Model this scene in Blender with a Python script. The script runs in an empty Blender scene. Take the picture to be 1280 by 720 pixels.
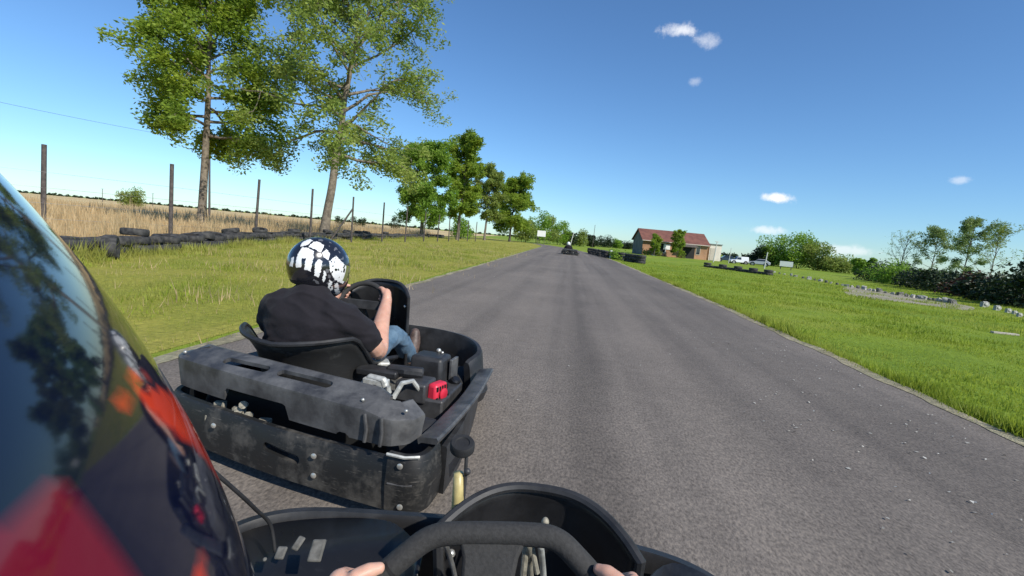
import bpy, bmesh, math, random, zlib
import numpy as np
from mathutils import Vector, Matrix, noise as mnoise
rng = np.random.default_rng(7)
random.seed(7)
S = bpy.context.scene
COL = S.collection
R = math.radians

# ------------------------------------------------------------------ camera frame (1280x720 photo, pixels)
F = 600.0; H = 1.1
def _d(px, py): return np.array([(px-640)/F, -(py-360)/F, -1.0])
_a = _d(713, 301); _b = _d(813, 310)
_n = np.cross(_b, _a); _n /= np.linalg.norm(_n)
if _n[1] < 0: _n = -_n
_Y = _a/np.linalg.norm(_a); _X = np.cross(_Y, _n)
CR = np.stack([_X, _Y, _n])
EYE = np.array([0, 0, H])
def ray(px, py): return CR @ _d(px, py)
def at_depth(px, py, dep): return EYE + ray(px, py)*dep
def at_z(px, py, z):
    r = ray(px, py); return EYE + r*((z-H)/r[2])
def at_y(px, py, y):
    r = ray(px, py); return EYE + r*(y/r[1])
def ground(px, dep):
    p = at_depth(px, 301+.09*(px-713), dep); return p[0], p[1]

# ------------------------------------------------------------------ materials
def mat(name):
    m = bpy.data.materials.new(name); m.use_nodes = True
    nt = m.node_tree; b = nt.nodes['Principled BSDF']
    return m, nt, b
def N(nt, t, **kw):
    n = nt.nodes.new(t)
    for k, v in kw.items(): setattr(n, k, v)
    return n
def coords(nt, kind='Object', scale=(1, 1, 1)):
    tc = N(nt, 'ShaderNodeTexCoord'); mp = N(nt, 'ShaderNodeMapping')
    nt.links.new(tc.outputs[kind], mp.inputs['Vector']); mp.inputs['Scale'].default_value = scale
    return mp.outputs['Vector']
def noise(nt, vec, scale, detail=4, rough=.55):
    n = N(nt, 'ShaderNodeTexNoise'); n.inputs['Scale'].default_value = scale
    n.inputs['Detail'].default_value = detail; n.inputs['Roughness'].default_value = rough
    nt.links.new(vec, n.inputs['Vector']); return n.outputs['Fac']
def ramp(nt, fac, stops):
    r = N(nt, 'ShaderNodeValToRGB'); e = r.color_ramp.elements
    while len(e) < len(stops): e.new(.5)
    for i, (p, c) in enumerate(stops):
        e[i].position = p; e[i].color = (*c, 1) if len(c) == 3 else c
    nt.links.new(fac, r.inputs['Fac']); return r.outputs['Color']
def mix(nt, fac, a, b, mode='MIX'):
    m = N(nt, 'ShaderNodeMix', data_type='RGBA', blend_type=mode)
    for s, v in ((m.inputs[0], fac), (m.inputs[6], a), (m.inputs[7], b)):
        if isinstance(v, (int, float)): s.default_value = v
        elif isinstance(v, tuple): s.default_value = (*v, 1)
        else: nt.links.new(v, s)
    return m.outputs[2]
def bump(nt, b, h, strength=.3, dist=.01):
    n = N(nt, 'ShaderNodeBump'); n.inputs['Strength'].default_value = strength; n.inputs['Distance'].default_value = dist
    nt.links.new(h, n.inputs['Height']); nt.links.new(n.outputs['Normal'], b.inputs['Normal'])
def simple(name, col, rough=.5, metal=0.0, var=.0, vscale=20, coat=0, bmp=0, col2=None, spec=.5):
    m, nt, b = mat(name)
    b.inputs['Roughness'].default_value = rough; b.inputs['Metallic'].default_value = metal
    b.inputs['Coat Weight'].default_value = coat; b.inputs['Specular IOR Level'].default_value = spec
    v = coords(nt); f = noise(nt, v, vscale, 5)
    c2 = col2 or tuple(min(1, x*(1+var)) for x in col); c1 = col if col2 else tuple(x*(1-var) for x in col)
    nt.links.new(ramp(nt, f, [(.35, c1), (.65, c2)]), b.inputs['Base Color'])
    if bmp: bump(nt, b, f, bmp, .004)
    return m

def plastic(name, base, scuff, lo, hi, rough=(.36, .6), scr=1.0):
    """worn black moulded plastic: base colour with dusty scuffs and long thin scratches"""
    m, nt, b = mat(name)
    v = coords(nt); f1 = noise(nt, v, 7, 8, .65)
    v2 = coords(nt, scale=(6, 6, 60)); f2 = noise(nt, v2, 3.0, 6, .7)
    v3 = coords(nt); f3 = noise(nt, v3, 55, 3)
    c = ramp(nt, f1, [(lo, base), (hi, scuff)])
    s = ramp(nt, f2, [(.59, (0, 0, 0)), (.75, (1, 1, 1))])
    c = mix(nt, mix(nt, .5*scr, (0, 0, 0), s), c, tuple(min(1, x*2.0) for x in scuff))
    nt.links.new(c, b.inputs['Base Color'])
    rr = ramp(nt, f1, [(.3, (rough[0],)*3), (.7, (rough[1],)*3)])
    nt.links.new(rr, b.inputs['Roughness'])
    bump(nt, b, f3, .12, .002); b.inputs['Specular IOR Level'].default_value = .38
    return m
M = {}
M['plastic'] = plastic('black_plastic', (.018, .018, .019), (.042, .043, .046), .42, .72, (.36, .6), .5)
M['cover'] = plastic('grey_worn_plastic', (.036, .036, .038), (.150, .148, .145), .38, .74, (.36, .58), .45)
M['bumper'] = plastic('scraped_bumper_plastic', (.015, .015, .015), (.14, .128, .11), .50, .78, (.4, .65), 1.1)
M['seat'] = plastic('seat_shell', (.022, .022, .022), (.10, .10, .095), .56, .78, (.35, .6), .3)
M['gloss_black'] = plastic('fairing_plastic', (.012, .012, .013), (.03, .03, .032), .5, .85, (.25, .42), .3)
M['rubber'] = simple('rubber', (.014, .014, .015), .75, var=.3, vscale=30, bmp=.2)
M['old_rubber'] = simple('weathered_rubber', (.012, .012, .013), .8, vscale=9, bmp=.4, col2=(.065, .062, .058))
M['grip'] = simple('suede_grip', (.03, .029, .028), .85, var=.2, vscale=180, bmp=.25)
M['steel'] = simple('dull_steel', (.42, .41, .38), .42, .8, var=.25, vscale=30)
M['alloy'] = simple('cast_alloy', (.50, .50, .46), .5, .35, var=.3, vscale=35, bmp=.2)
M['tube'] = simple('frame_tube', (.05, .05, .052), .5, .2, var=.3)
M['dirty'] = simple('dusty_metal', (.25, .23, .18), .7, .2, var=.4, vscale=60)
M['red'] = simple('red_starter_plastic', (.55, .025, .05), .4, var=.15, vscale=10)
M['dark'] = simple('dark_gap', (.008, .008, .008), .8)
M['screw'] = simple('screw_steel', (.6, .58, .52), .35, .7, var=.1)
def skin_mat():
    m, nt, b = mat('skin')
    v = coords(nt); f = noise(nt, v, 18, 4)
    nt.links.new(ramp(nt, f, [(.3, (.52, .27, .19)), (.7, (.62, .36, .26))]), b.inputs['Base Color'])
    b.inputs['Roughness'].default_value = .5
    b.inputs['Subsurface Weight'].default_value = .12
    b.inputs['Subsurface Radius'].default_value = (.01, .004, .002)
    bump(nt, b, noise(nt, v, 220, 3), .12, .001)
    return m
M['skin'] = skin_mat()
def cloth(name, c1, c2, scale=9):
    m, nt, b = mat(name); v = coords(nt)
    f = noise(nt, v, scale, 6); w = noise(nt, v, 320, 2); fold = noise(nt, v, 11, 3, .4)
    nt.links.new(ramp(nt, f, [(.3, c1), (.7, c2)]), b.inputs['Base Color'])
    b.inputs['Roughness'].default_value = .9; b.inputs['Specular IOR Level'].default_value = .25
    b.inputs['Sheen Weight'].default_value = .04
    a = N(nt, 'ShaderNodeMath', operation='MULTIPLY_ADD'); nt.links.new(w, a.inputs[0]); a.inputs[1].default_value = .06; nt.links.new(fold, a.inputs[2])
    bump(nt, b, a.outputs[0], .55, .03)
    return m
M['tshirt'] = cloth('black_cotton', (.011, .0095, .0125), (.017, .015, .019))
M['jeans'] = cloth('blue_denim', (.05, .10, .16), (.12, .19, .26), 14)
M['jeans_dark'] = cloth('dark_denim', (.03, .04, .07), (.06, .075, .12), 14)
M['shoe'] = simple('brown_shoe_leather', (.09, .06, .05), .55, var=.35, vscale=40, bmp=.2)
def paint(name, col, rough=.2):
    m, nt, b = mat(name); v = coords(nt); f = noise(nt, v, 40, 4)
    nt.links.new(ramp(nt, f, [(.3, tuple(x*.9 for x in col)), (.7, tuple(min(1, x*1.05) for x in col))]), b.inputs['Base Color'])
    b.inputs['Roughness'].default_value = rough; b.inputs['Coat Weight'].default_value = .8; b.inputs['Coat Roughness'].default_value = .05
    return m
M['h_black'] = paint('helmet_black', (.012, .012, .016)); M['h_white'] = paint('helmet_white', (.78, .78, .77))
M['h_grey'] = paint('helmet_grey', (.12, .12, .13)); M['h_pure'] = paint('helmet_plain_white', (.82, .82, .80))
M['h_trim'] = simple('helmet_rubber_trim', (.018, .018, .018), .6)
M['visor'] = simple('yellow_tinted_visor', (.16, .18, .05), .12, var=.1, coat=1)
def leaf_mat(name, c1, c2, c3, trans=.25, scale=.9):
    m, nt, b = mat(name); v = coords(nt); f = noise(nt, v, scale, 3, .6)
    g = noise(nt, v, scale*9, 2)
    c = ramp(nt, f, [(.32, c1), (.5, c2), (.68, c3)])
    c = mix(nt, .5, c, ramp(nt, g, [(.3, tuple(x*.55 for x in c2)), (.7, tuple(min(1, x*1.35) for x in c2))]))
    nt.links.new(c, b.inputs['Base Color']); b.inputs['Roughness'].default_value = .55; b.inputs['Specular IOR Level'].default_value = .3
    t = N(nt, 'ShaderNodeBsdfTranslucent'); nt.links.new(c, t.inputs['Color'])
    mx = N(nt, 'ShaderNodeMixShader'); mx.inputs[0].default_value = trans
    nt.links.new(b.outputs[0], mx.inputs[1]); nt.links.new(t.outputs[0], mx.inputs[2])
    nt.links.new(mx.outputs[0], nt.nodes['Material Output'].inputs['Surface'])
    return m
M['leaf_ash'] = leaf_mat('ash_leaves', (.13, .23, .04), (.27, .38, .045), (.46, .50, .055), .58)
M['leaf_thin'] = leaf_mat('thinning_ash_leaves', (.17, .26, .06), (.29, .38, .075), (.45, .47, .13), .5)
M['leaf_green'] = leaf_mat('green_leaves', (.12, .24, .035), (.24, .39, .05), (.38, .49, .075), .58)
M['leaf_olive'] = leaf_mat('olive_leaves', (.15, .22, .05), (.26, .33, .07), (.39, .41, .10), .48)
M['leaf_dark'] = leaf_mat('dark_hedge_leaves', (.015, .03, .012), (.025, .045, .016), (.045, .06, .02), .12)
M['leaf_red'] = leaf_mat('reddish_hedge_leaves', (.035, .02, .014), (.07, .03, .02), (.06, .05, .02), .12)
M['leaf_pale'] = leaf_mat('pale_green_leaves', (.15, .23, .07), (.24, .33, .11), (.35, .41, .15), .45)
M['bark'] = simple('bark', (.10, .08, .06), .9, vscale=6, bmp=.8, col2=(.24, .20, .15))
M['bark_dark'] = simple('dark_bark', (.05, .042, .035), .9, vscale=6, bmp=.8, col2=(.13, .11, .085))
M['wood'] = simple('weathered_post_wood', (.05, .042, .038), .85, vscale=12, bmp=.4, col2=(.11, .09, .08))
M['wire'] = simple('fence_wire', (.25, .25, .25), .5, .6)
M['pole'] = simple('pale_pole_paint', (.55, .55, .52), .6, var=.1)
M['white'] = simple('white_board_paint', (.80, .80, .78), .55, var=.04, vscale=3)
M['stone'] = simple('pale_stone', (.22, .21, .18), .9, vscale=7, bmp=.6, col2=(.55, .54, .49))
M['stone_grey'] = simple('grey_stone', (.07, .07, .06), .9, vscale=7, bmp=.6, col2=(.25, .24, .21))
M['glass'] = simple('dark_glass', (.02, .025, .03), .08, coat=.5)
M['car_white'] = paint('white_car_paint', (.75, .75, .74)); M['car_silver'] = paint('silver_car_paint', (.42, .43, .45)); M['car_dark'] = paint('dark_car_paint', (.03, .035, .04))

def asphalt():
    m, nt, b = mat('asphalt')
    v = coords(nt, 'Object')
    big = noise(nt, v, .5, 5); streak = noise(nt, coords(nt, 'Object', (1.6, .035, 1)), 1.0, 4, .6)
    fine = noise(nt, coords(nt, 'Object', (1, .55, 1)), 75, 3, .7); mid = noise(nt, v, 9, 5)
    c = ramp(nt, big, [(.3, (.148, .128, .110)), (.7, (.194, .168, .144))])
    c = mix(nt, .75, c, ramp(nt, streak, [(.32, (.62, .62, .63)), (.5, (.95, .95, .95)), (.7, (1.15, 1.14, 1.12))]), 'MULTIPLY')
    c = mix(nt, .9, c, ramp(nt, fine, [(.32, (.55, .54, .53)), (.5, (1, 1, 1)), (.66, (1.45, 1.42, 1.36))]), 'MULTIPLY')
    sx = N(nt, 'ShaderNodeSeparateXYZ'); nt.links.new(v, sx.inputs[0])
    wv = N(nt, 'ShaderNodeMath', operation='MULTIPLY_ADD'); nt.links.new(big, wv.inputs[0]); wv.inputs[1].default_value = .5; nt.links.new(sx.outputs['X'], wv.inputs[2])
    for x0, hw_, k_ in ((.50, .24, .80), (-.75, .18, .90), (1.5, .3, .90), (2.6, .9, .80)):
        a_ = N(nt, 'ShaderNodeMath', operation='SUBTRACT'); nt.links.new(wv.outputs[0], a_.inputs[0]); a_.inputs[1].default_value = x0
        b_ = N(nt, 'ShaderNodeMath', operation='ABSOLUTE'); nt.links.new(a_.outputs[0], b_.inputs[0])
        m_ = N(nt, 'ShaderNodeMapRange', interpolation_type='SMOOTHSTEP'); nt.links.new(b_.outputs[0], m_.inputs['Value']); m_.inputs['From Min'].default_value = 0; m_.inputs['From Max'].default_value = hw_
        m_.inputs['To Min'].default_value = 1; m_.inputs['To Max'].default_value = 0
        c = mix(nt, m_.outputs[0], c, mix(nt, 1.0, c, (k_, k_, k_), 'MULTIPLY'))
    c = mix(nt, .6, c, ramp(nt, mid, [(.3, (.82, .82, .82)), (.7, (1.12, 1.12, 1.12))]), 'MULTIPLY')
    nt.links.new(c, b.inputs['Base Color']); b.inputs['Roughness'].default_value = .85; b.inputs['Specular IOR Level'].default_value = .3
    bump(nt, b, fine, .5, .006); return m
M['asphalt'] = asphalt()
def turf(name, stops, scale=.25):
    m, nt, b = mat(name); v = coords(nt)
    f = noise(nt, v, scale, 6, .62); g = noise(nt, v, 14, 5, .7); h = noise(nt, coords(nt, 'Object', (1, .5, 1)), 2.2, 5, .6)
    c = ramp(nt, f, stops)
    c = mix(nt, .8, c, ramp(nt, g, [(.3, (.55, .58, .5)), (.7, (1.35, 1.3, 1.2))]), 'MULTIPLY')
    c = mix(nt, .6, c, ramp(nt, h, [(.3, (.72, .8, .7)), (.7, (1.2, 1.15, 1.1))]), 'MULTIPLY')
    nt.links.new(c, b.inputs['Base Color']); b.inputs['Roughness'].default_value = .9; b.inputs['Specular IOR Level'].default_value = .15
    bump(nt, b, g, .8, .05); return m
M['turf'] = turf('turf_right', [(.3, (.14, .22, .022)), (.5, (.20, .28, .03)), (.7, (.27, .30, .055))])
M['turf_dry'] = turf('turf_left', [(.3, (.20, .24, .035)), (.5, (.30, .29, .06)), (.7, (.38, .33, .10))])
M['blade'] = leaf_mat('grass_blades', (.20, .27, .025), (.33, .40, .045), (.50, .49, .11), .5, .35)
M['blade_dry'] = leaf_mat('dry_grass_blades', (.20, .28, .035), (.33, .34, .07), (.52, .43, .16), .4, .35)
M['straw'] = leaf_mat('straw', (.48, .35, .18), (.62, .46, .25), (.70, .55, .33), .45, .35)
M['field'] = turf('stubble_field', [(.3, (.46, .34, .19)), (.5, (.56, .43, .25)), (.7, (.62, .49, .30))], .03)
M['dirt'] = turf('road_edge_dirt', [(.3, (.20, .18, .13)), (.5, (.30, .27, .20)), (.7, (.40, .37, .29))], 1.5)
M['gravel'] = turf('gravel_patch', [(.3, (.27, .24, .20)), (.5, (.33, .30, .25)), (.7, (.40, .37, .31))], .6)

# ------------------------------------------------------------------ mesh helpers
class MB:
    def __init__(s): s.v = []; s.f = []; s.m = []
    def add(s, vs, fs, mi=0):
        o = len(s.v); s.v.extend([tuple(map(float, p)) for p in vs]); s.f.extend([tuple(i+o for i in f) for f in fs]); s.m.extend([mi]*len(fs)); return s
    def box(s, c, size, rot=None, mi=0, taper=1.0):
        sx, sy, sz = (k/2 for k in size); c = Vector(c)
        vs = [Vector((x*sx*(taper if z > 0 else 1), y*sy*(taper if z > 0 else 1), z*sz)) for z in (-1, 1) for y in (-1, 1) for x in (-1, 1)]
        if rot is not None:
            q = rot if isinstance(rot, Matrix) else Matrix.Rotation(rot, 3, 'Z'); vs = [q @ p for p in vs]
        s.add([p+c for p in vs], [(0, 2, 3, 1), (4, 5, 7, 6), (0, 1, 5, 4), (2, 6, 7, 3), (0, 4, 6, 2), (1, 3, 7, 5)], mi); return s
    def tube(s, pts, rad, seg=10, mi=0, caps=True, closed=False, squash=None):
        pts = [Vector(p) for p in pts]; n = len(pts)
        rad = rad if isinstance(rad, (list, tuple)) else [rad]*n
        vs = []; up = None
        for i, p in enumerate(pts):
            if closed: t = pts[(i+1) % n]-pts[i-1]
            else: t = pts[min(i+1, n-1)]-pts[max(i-1, 0)]
            t.normalize()
            if up is None:
                up = t.orthogonal().normalized()
            else:
                up = (up - t*up.dot(t)); up = up.normalized() if up.length > 1e-6 else t.orthogonal().normalized()
            w = t.cross(up)
            for k in range(seg):
                a = 2*math.pi*k/seg; vs.append(p+(up*math.cos(a)+w*math.sin(a))*rad[i])
        fs = []
        for i in range(n if closed else n-1):
            j = (i+1) % n
            for k in range(seg):
                l = (k+1) % seg; fs.append((i*seg+k, i*seg+l, j*seg+l, j*seg+k))
        if caps and not closed: fs += [tuple(range(seg-1, -1, -1)), tuple((n-1)*seg+k for k in range(seg))]
        s.add(vs, fs, mi); return s
    def ball(s, c, r, seg=16, rings=10, mi=0, rot=None):
        r = r if isinstance(r, (list, tuple)) else (r, r, r); c = Vector(c); vs = []
        for i in range(1, rings):
            th = math.pi*i/rings
            for k in range(seg):
                a = 2*math.pi*k/seg; vs.append(Vector((r[0]*math.sin(th)*math.cos(a), r[1]*math.sin(th)*math.sin(a), r[2]*math.cos(th))))
        vs += [Vector((0, 0, r[2])), Vector((0, 0, -r[2]))]
        if rot is not None: vs = [rot @ p for p in vs]
        fs = [(i*seg+k, (i+1)*seg+k, (i+1)*seg+(k+1) % seg, i*seg+(k+1) % seg) for i in range(rings-2) for k in range(seg)]
        t = len(vs)-2
        fs += [(t, k, (k+1) % seg) for k in range(seg)] + [(t+1, (rings-2)*seg+(k+1) % seg, (rings-2)*seg+k) for k in range(seg)]
        s.add([p+c for p in vs], fs, mi); return s
    def rings(s, rs, caps=True, mi=0, loop=True):
        n = len(rs[0]); vs = [p for r in rs for p in r]; fs = []
        for i in range(len(rs)-1):
            for k in range(n if loop else n-1):
                l = (k+1) % n; fs.append((i*n+k, i*n+l, (i+1)*n+l, (i+1)*n+k))
        if caps and loop: fs += [tuple(range(n-1, -1, -1)), tuple((len(rs)-1)*n+k for k in range(n))]
        s.add(vs, fs, mi); return s
    def lathe(s, prof, c, axis=(0, 0, 1), seg=24, mi=0):
        """prof: list of (radius, along) - closed loop of profile points turned round the axis"""
        q = Vector((0, 0, 1)).rotation_difference(Vector(axis)).to_matrix(); c = Vector(c); vs = []
        for k in range(seg):
            a = 2*math.pi*k/seg
            for r, z in prof: vs.append(q @ Vector((r*math.cos(a), r*math.sin(a), z))+c)
        n = len(prof); fs = []
        for k in range(seg):
            l = (k+1) % seg
            for i in range(n):
                j = (i+1) % n; fs.append((k*n+i, l*n+i, l*n+j, k*n+j))
        s.add(vs, fs, mi); return s
    def prism(s, poly, z0, z1, fn=None, mi=0):
        n = len(poly); vs = [(x, y, z0) for x, y in poly]+[(x, y, z1) for x, y in poly]
        if fn: vs = [fn(p) for p in vs]
        s.add(vs, [tuple(range(n-1, -1, -1)), tuple(range(n, 2*n))]+[(i, (i+1) % n, (i+1) % n+n, i+n) for i in range(n)], mi); return s
    def map(s, fn): s.v = [tuple(fn(p)) for p in s.v]; return s

ORG = {}
def link(o, parent=None):
    COL.objects.link(o)
    if parent is not None: o.parent = parent
    return o
def root_of(o):
    while o.parent is not None: o = o.parent
    return o
def obj(name, mb, m, parent=None, smooth=35, org=None, bevel=0, solid=0, remesh=0, sm_it=0, subd=0):
    org = Vector(ORG[root_of(parent).name]) if parent is not None else Vector(org or (0, 0, 0))
    me = bpy.data.meshes.new(name)
    me.from_pydata([Vector(p)-org for p in mb.v], [], mb.f)
    mats = m if isinstance(m, (list, tuple)) else [m]
    for x in mats: me.materials.append(x)
    if len(mats) > 1: me.polygons.foreach_set('material_index', mb.m)
    bm = bmesh.new(); bm.from_mesh(me); bmesh.ops.recalc_face_normals(bm, faces=bm.faces); bm.to_mesh(me); bm.free()
    o = bpy.data.objects.new(name, me); link(o, parent)
    if parent is None: o.location = org
    if solid:
        k = o.modifiers.new('s', 'SOLIDIFY'); k.thickness = solid; k.offset = 0
    if remesh:
        k = o.modifiers.new('r', 'REMESH'); k.mode = 'VOXEL'; k.voxel_size = remesh
        if sm_it: k = o.modifiers.new('m', 'SMOOTH'); k.iterations = sm_it; k.factor = .5
    if bevel:
        k = o.modifiers.new('b', 'BEVEL'); k.width = bevel; k.segments = 2; k.limit_method = 'ANGLE'; k.angle_limit = R(40)
    if subd:
        k = o.modifiers.new('d', 'SUBSURF'); k.levels = k.render_levels = subd
    if remesh: bake(o)
    me = o.data
    if smooth:
        me.polygons.foreach_set('use_smooth', [True]*len(me.polygons))
        if not remesh and smooth < 180: me.set_sharp_from_angle(angle=R(smooth))
    return o
def bake(o):
    dg = bpy.context.evaluated_depsgraph_get(); dg.update()
    me = bpy.data.meshes.new_from_object(o.evaluated_get(dg)); old = o.data
    o.modifiers.clear(); o.data = me; bpy.data.meshes.remove(old)
    return o
def wrinkle(o, amp, sc, stretch=(1, 1, 1)):
    me = o.data
    for v in me.vertices:
        p = Vector((v.co.x*stretch[0], v.co.y*stretch[1], v.co.z*stretch[2]))*sc
        w_ = mnoise.noise(p+Vector((0, 0, mnoise.noise(p*.6)*1.5))); f = (1-abs(w_)*2.2)
        v.co += v.normal*amp*(max(0, f)**2-.35+.5*mnoise.noise(p*.45))
    me.update(); return o
def cut(o, cutters, smooth=35):
    """boolean away closed cutter MBs (given in the same coordinates the object's MB had)"""
    org = Vector(ORG[root_of(o).name]) if o.parent is not None else o.location
    tmp = []
    for c in cutters:
        me = bpy.data.meshes.new('cutter'); me.from_pydata([Vector(p)-org for p in c.v], [], c.f)
        bm = bmesh.new(); bm.from_mesh(me); bmesh.ops.recalc_face_normals(bm, faces=bm.faces); bm.to_mesh(me); bm.free()
        t = bpy.data.objects.new('cutter', me); link(t, o.parent)
        if o.parent is None: t.location = o.location
        k = o.modifiers.new('c', 'BOOLEAN'); k.object = t; k.operation = 'DIFFERENCE'; k.solver = 'EXACT'; tmp.append(t)
    bpy.context.view_layer.update(); bake(o)
    for t in tmp:
        me = t.data; bpy.data.objects.remove(t); bpy.data.meshes.remove(me)
    o.data.polygons.foreach_set('use_smooth', [True]*len(o.data.polygons)); o.data.set_sharp_from_angle(angle=R(smooth))
    return o
def thing(name, label, cat, loc, group=None, rz=0):
    o = bpy.data.objects.new(name, None); link(o); o.empty_display_size = .2
    o.location = loc; o.rotation_euler = (0, 0, rz); ORG[o.name] = tuple(loc); return tag(o, label, cat, group)
def tag(o, label=None, cat=None, group=None, kind=None):
    if label: o['label'] = label
    if cat: o['category'] = cat
    if group: o['group'] = group
    if kind: o['kind'] = kind
    return o
def dup(o, parent=None, skip=()):
    c = o.copy(); COL.objects.link(c); c.parent = parent
    for ch in list(o.children):
        if ch.name.split('.')[0] not in skip: dup(ch, c, skip)
    return c
def tri_cloud(name, V, m, parent=None, org=(0, 0, 0), quads=False):
    """V: (n,3or4,3) array of separate leaf faces"""
    n, k = V.shape[:2]; me = bpy.data.meshes.new(name)
    o3 = np.array(ORG[root_of(parent).name]) if parent is not None else np.array(org)
    co = (V.reshape(-1, 3)-o3).astype(np.float32)
    me.vertices.add(n*k); me.vertices.foreach_set('co', co.ravel())
    me.loops.add(n*k); me.loops.foreach_set('vertex_index', np.arange(n*k, dtype=np.int32))
    me.polygons.add(n); me.polygons.foreach_set('loop_start', np.arange(0, n*k, k, dtype=np.int32))
    me.update(calc_edges=True); me.validate()
    me.materials.append(m)
    o = bpy.data.objects.new(name, me); link(o, parent)
    if parent is None: o.location = org
    return o
def spline(pts, n=8, closed=False):
    P = [Vector(p) for p in pts]; out = []; L = len(P)
    for i in range(L if closed else L-1):
        if closed: a, b, c, d = P[i-1], P[i], P[(i+1) % L], P[(i+2) % L]
        else: a, b, c, d = P[max(i-1, 0)], P[i], P[i+1], P[min(i+2, L-1)]
        for k in range(n):
            t = k/n; out.append(.5*((2*b)+(c-a)*t+(2*a-5*b+4*c-d)*t*t+(3*b-a-3*c+d)*t**3))
    if not closed: out.append(P[-1])
    return out
def wallloft(path, prof):
    """path: list of (x,y) in order; prof(i,t) -> list of (outward, z); outward is to the right-hand side of travel"""
    rs = []; n = len(path); P = [Vector((p[0], p[1])) for p in path]
    for i in range(n):
        t = (P[min(i+1, n-1)]-P[max(i-1, 0)]).normalized(); o = Vector((t.y, -t.x))
        rs.append([(P[i].x+o.x*a, P[i].y+o.y*a, z) for a, z in prof(i/(n-1))])
    return rs
def sp2(pts, n=8): return [(p.x, p.y) for p in spline([(x, y, 0) for x, y in pts], n)]
def spz(pts, n=8): return spline(pts, n)

# ------------------------------------------------------------------ sky and light
SUN_AZ, SUN_EL = 128, 40      # clockwise from the road direction (+Y); the sun stands behind, to the right
w = bpy.data.worlds.new('World'); S.world = w; w.use_nodes = True
nt = w.node_tree; bg = nt.nodes['Background']
sky = N(nt, 'ShaderNodeTexSky', sky_type='NISHITA'); sky.sun_disc = False
sky.sun_elevation = R(SUN_EL); sky.sun_rotation = R(SUN_AZ); sky.altitude = 60; sky.air_density = 1.0; sky.dust_density = .12; sky.ozone_density = 3.0
tc = N(nt, 'ShaderNodeTexCoord')
def cloud(px, py, rx, ry, thr, amt):
    """small cumulus: a soft noisy blob round one direction of the sky"""
    d = Vector(ray(px, py)).normalized(); e = d.cross(Vector((0, 0, 1))).normalized(); u = e.cross(d)
    outs = []
    for ax, r in ((e, rx), (u, ry)):
        dp = N(nt, 'ShaderNodeVectorMath', operation='DOT_PRODUCT'); nt.links.new(tc.outputs['Generated'], dp.inputs[0]); dp.inputs[1].default_value = ax
        m2 = N(nt, 'ShaderNodeMath', operation='DIVIDE'); nt.links.new(dp.outputs['Value'], m2.inputs[0]); m2.inputs[1].default_value = r
        m3 = N(nt, 'ShaderNodeMath', operation='POWER'); ab = N(nt, 'ShaderNodeMath', operation='ABSOLUTE'); nt.links.new(m2.outputs[0], ab.inputs[0])
        nt.links.new(ab.outputs[0], m3.inputs[0]); m3.inputs[1].default_value = 2; outs.append(m3.outputs[0])
    fr = N(nt, 'ShaderNodeVectorMath', operation='DOT_PRODUCT'); nt.links.new(tc.outputs['Generated'], fr.inputs[0]); fr.inputs[1].default_value = d
    gt = N(nt, 'ShaderNodeMath', operation='GREATER_THAN'); nt.links.new(fr.outputs['Value'], gt.inputs[0]); gt.inputs[1].default_value = .7
    s = N(nt, 'ShaderNodeMath', operation='ADD'); nt.links.new(outs[0], s.inputs[0]); nt.links.new(outs[1], s.inputs[1])
    g = N(nt, 'ShaderNodeMath', operation='MULTIPLY'); nt.links.new(s.outputs[0], g.inputs[0]); g.inputs[1].default_value = -1.6
    ex = N(nt, 'ShaderNodeMath', operation='EXPONENT'); nt.links.new(g.outputs[0], ex.inputs[0])
    nz = noise(nt, tc.outputs['Generated'], 26, 8, .68)
    pr = N(nt, 'ShaderNodeMath', operation='MULTIPLY_ADD'); nt.links.new(nz, pr.inputs[0]); pr.inputs[1].default_value = 1.7; nt.links.new(ex.outputs[0], pr.inputs[2])
    mr = N(nt, 'ShaderNodeMapRange', interpolation_type='SMOOTHSTEP'); nt.links.new(pr.outputs[0], mr.inputs['Value'])
    mr.inputs['From Min'].default_value = thr; mr.inputs['From Max'].default_value = thr+.62; mr.inputs['To Max'].default_value = amt
    k = N(nt, 'ShaderNodeMath', operation='MULTIPLY'); nt.links.new(mr.outputs[0], k.inputs[0]); nt.links.new(gt.outputs[0], k.inputs[1])
    return k.outputs[0]
skyc = mix(nt, 1.0, sky.outputs[0], (.68, .94, 1.17), 'MULTIPLY')   # the camera's cool white balance
for c in ((845, 37, .060, .020, 1.3, .8), (890, 50, .045, .024, 1.36, .5), (968, 247, .038, .014, 1.2, 1.0), (957, 288, .05, .014, 1.28, .6),
          (1045, 312, .09, .014, 1.2, .5), (1201, 225, .022, .010, 1.2, .4), (868, 102, .02, .012, 1.3, .3)):
    skyc = mix(nt, cloud(*c), skyc, (8.5, 8.6, 8.9))
nt.links.new(skyc, bg.inputs['Color']); bg.inputs['Strength'].default_value = .105
sun = bpy.data.lights.new('sun', 'SUN'); sun.energy = 4.4; sun.angle = R(.5); sun.color = (1, .95, .86)
so = bpy.data.objects.new('sun', sun); link(so)
sd = Vector((math.sin(R(SUN_AZ))*math.cos(R(SUN_EL)), math.cos(R(SUN_AZ))*math.cos(R(SUN_EL)), math.sin(R(SUN_EL))))
so.rotation_euler = (-sd).to_track_quat('-Z', 'Y').to_euler()
S.view_settings.view_transform = 'Standard'; S.view_settings.look = 'None'; S.view_settings.exposure = .28; S.view_settings.gamma = 1

cam = bpy.data.cameras.new('camera'); co = bpy.data.objects.new('camera', cam); link(co)
cam.sensor_width = 36; cam.lens = 36*F/1280; cam.clip_start = .004; cam.clip_end = 5000
mw = Matrix([[*CR[i], EYE[i]] for i in range(3)]+[[0, 0, 0, 1]]); co.matrix_world = mw
S.camera = co

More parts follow.
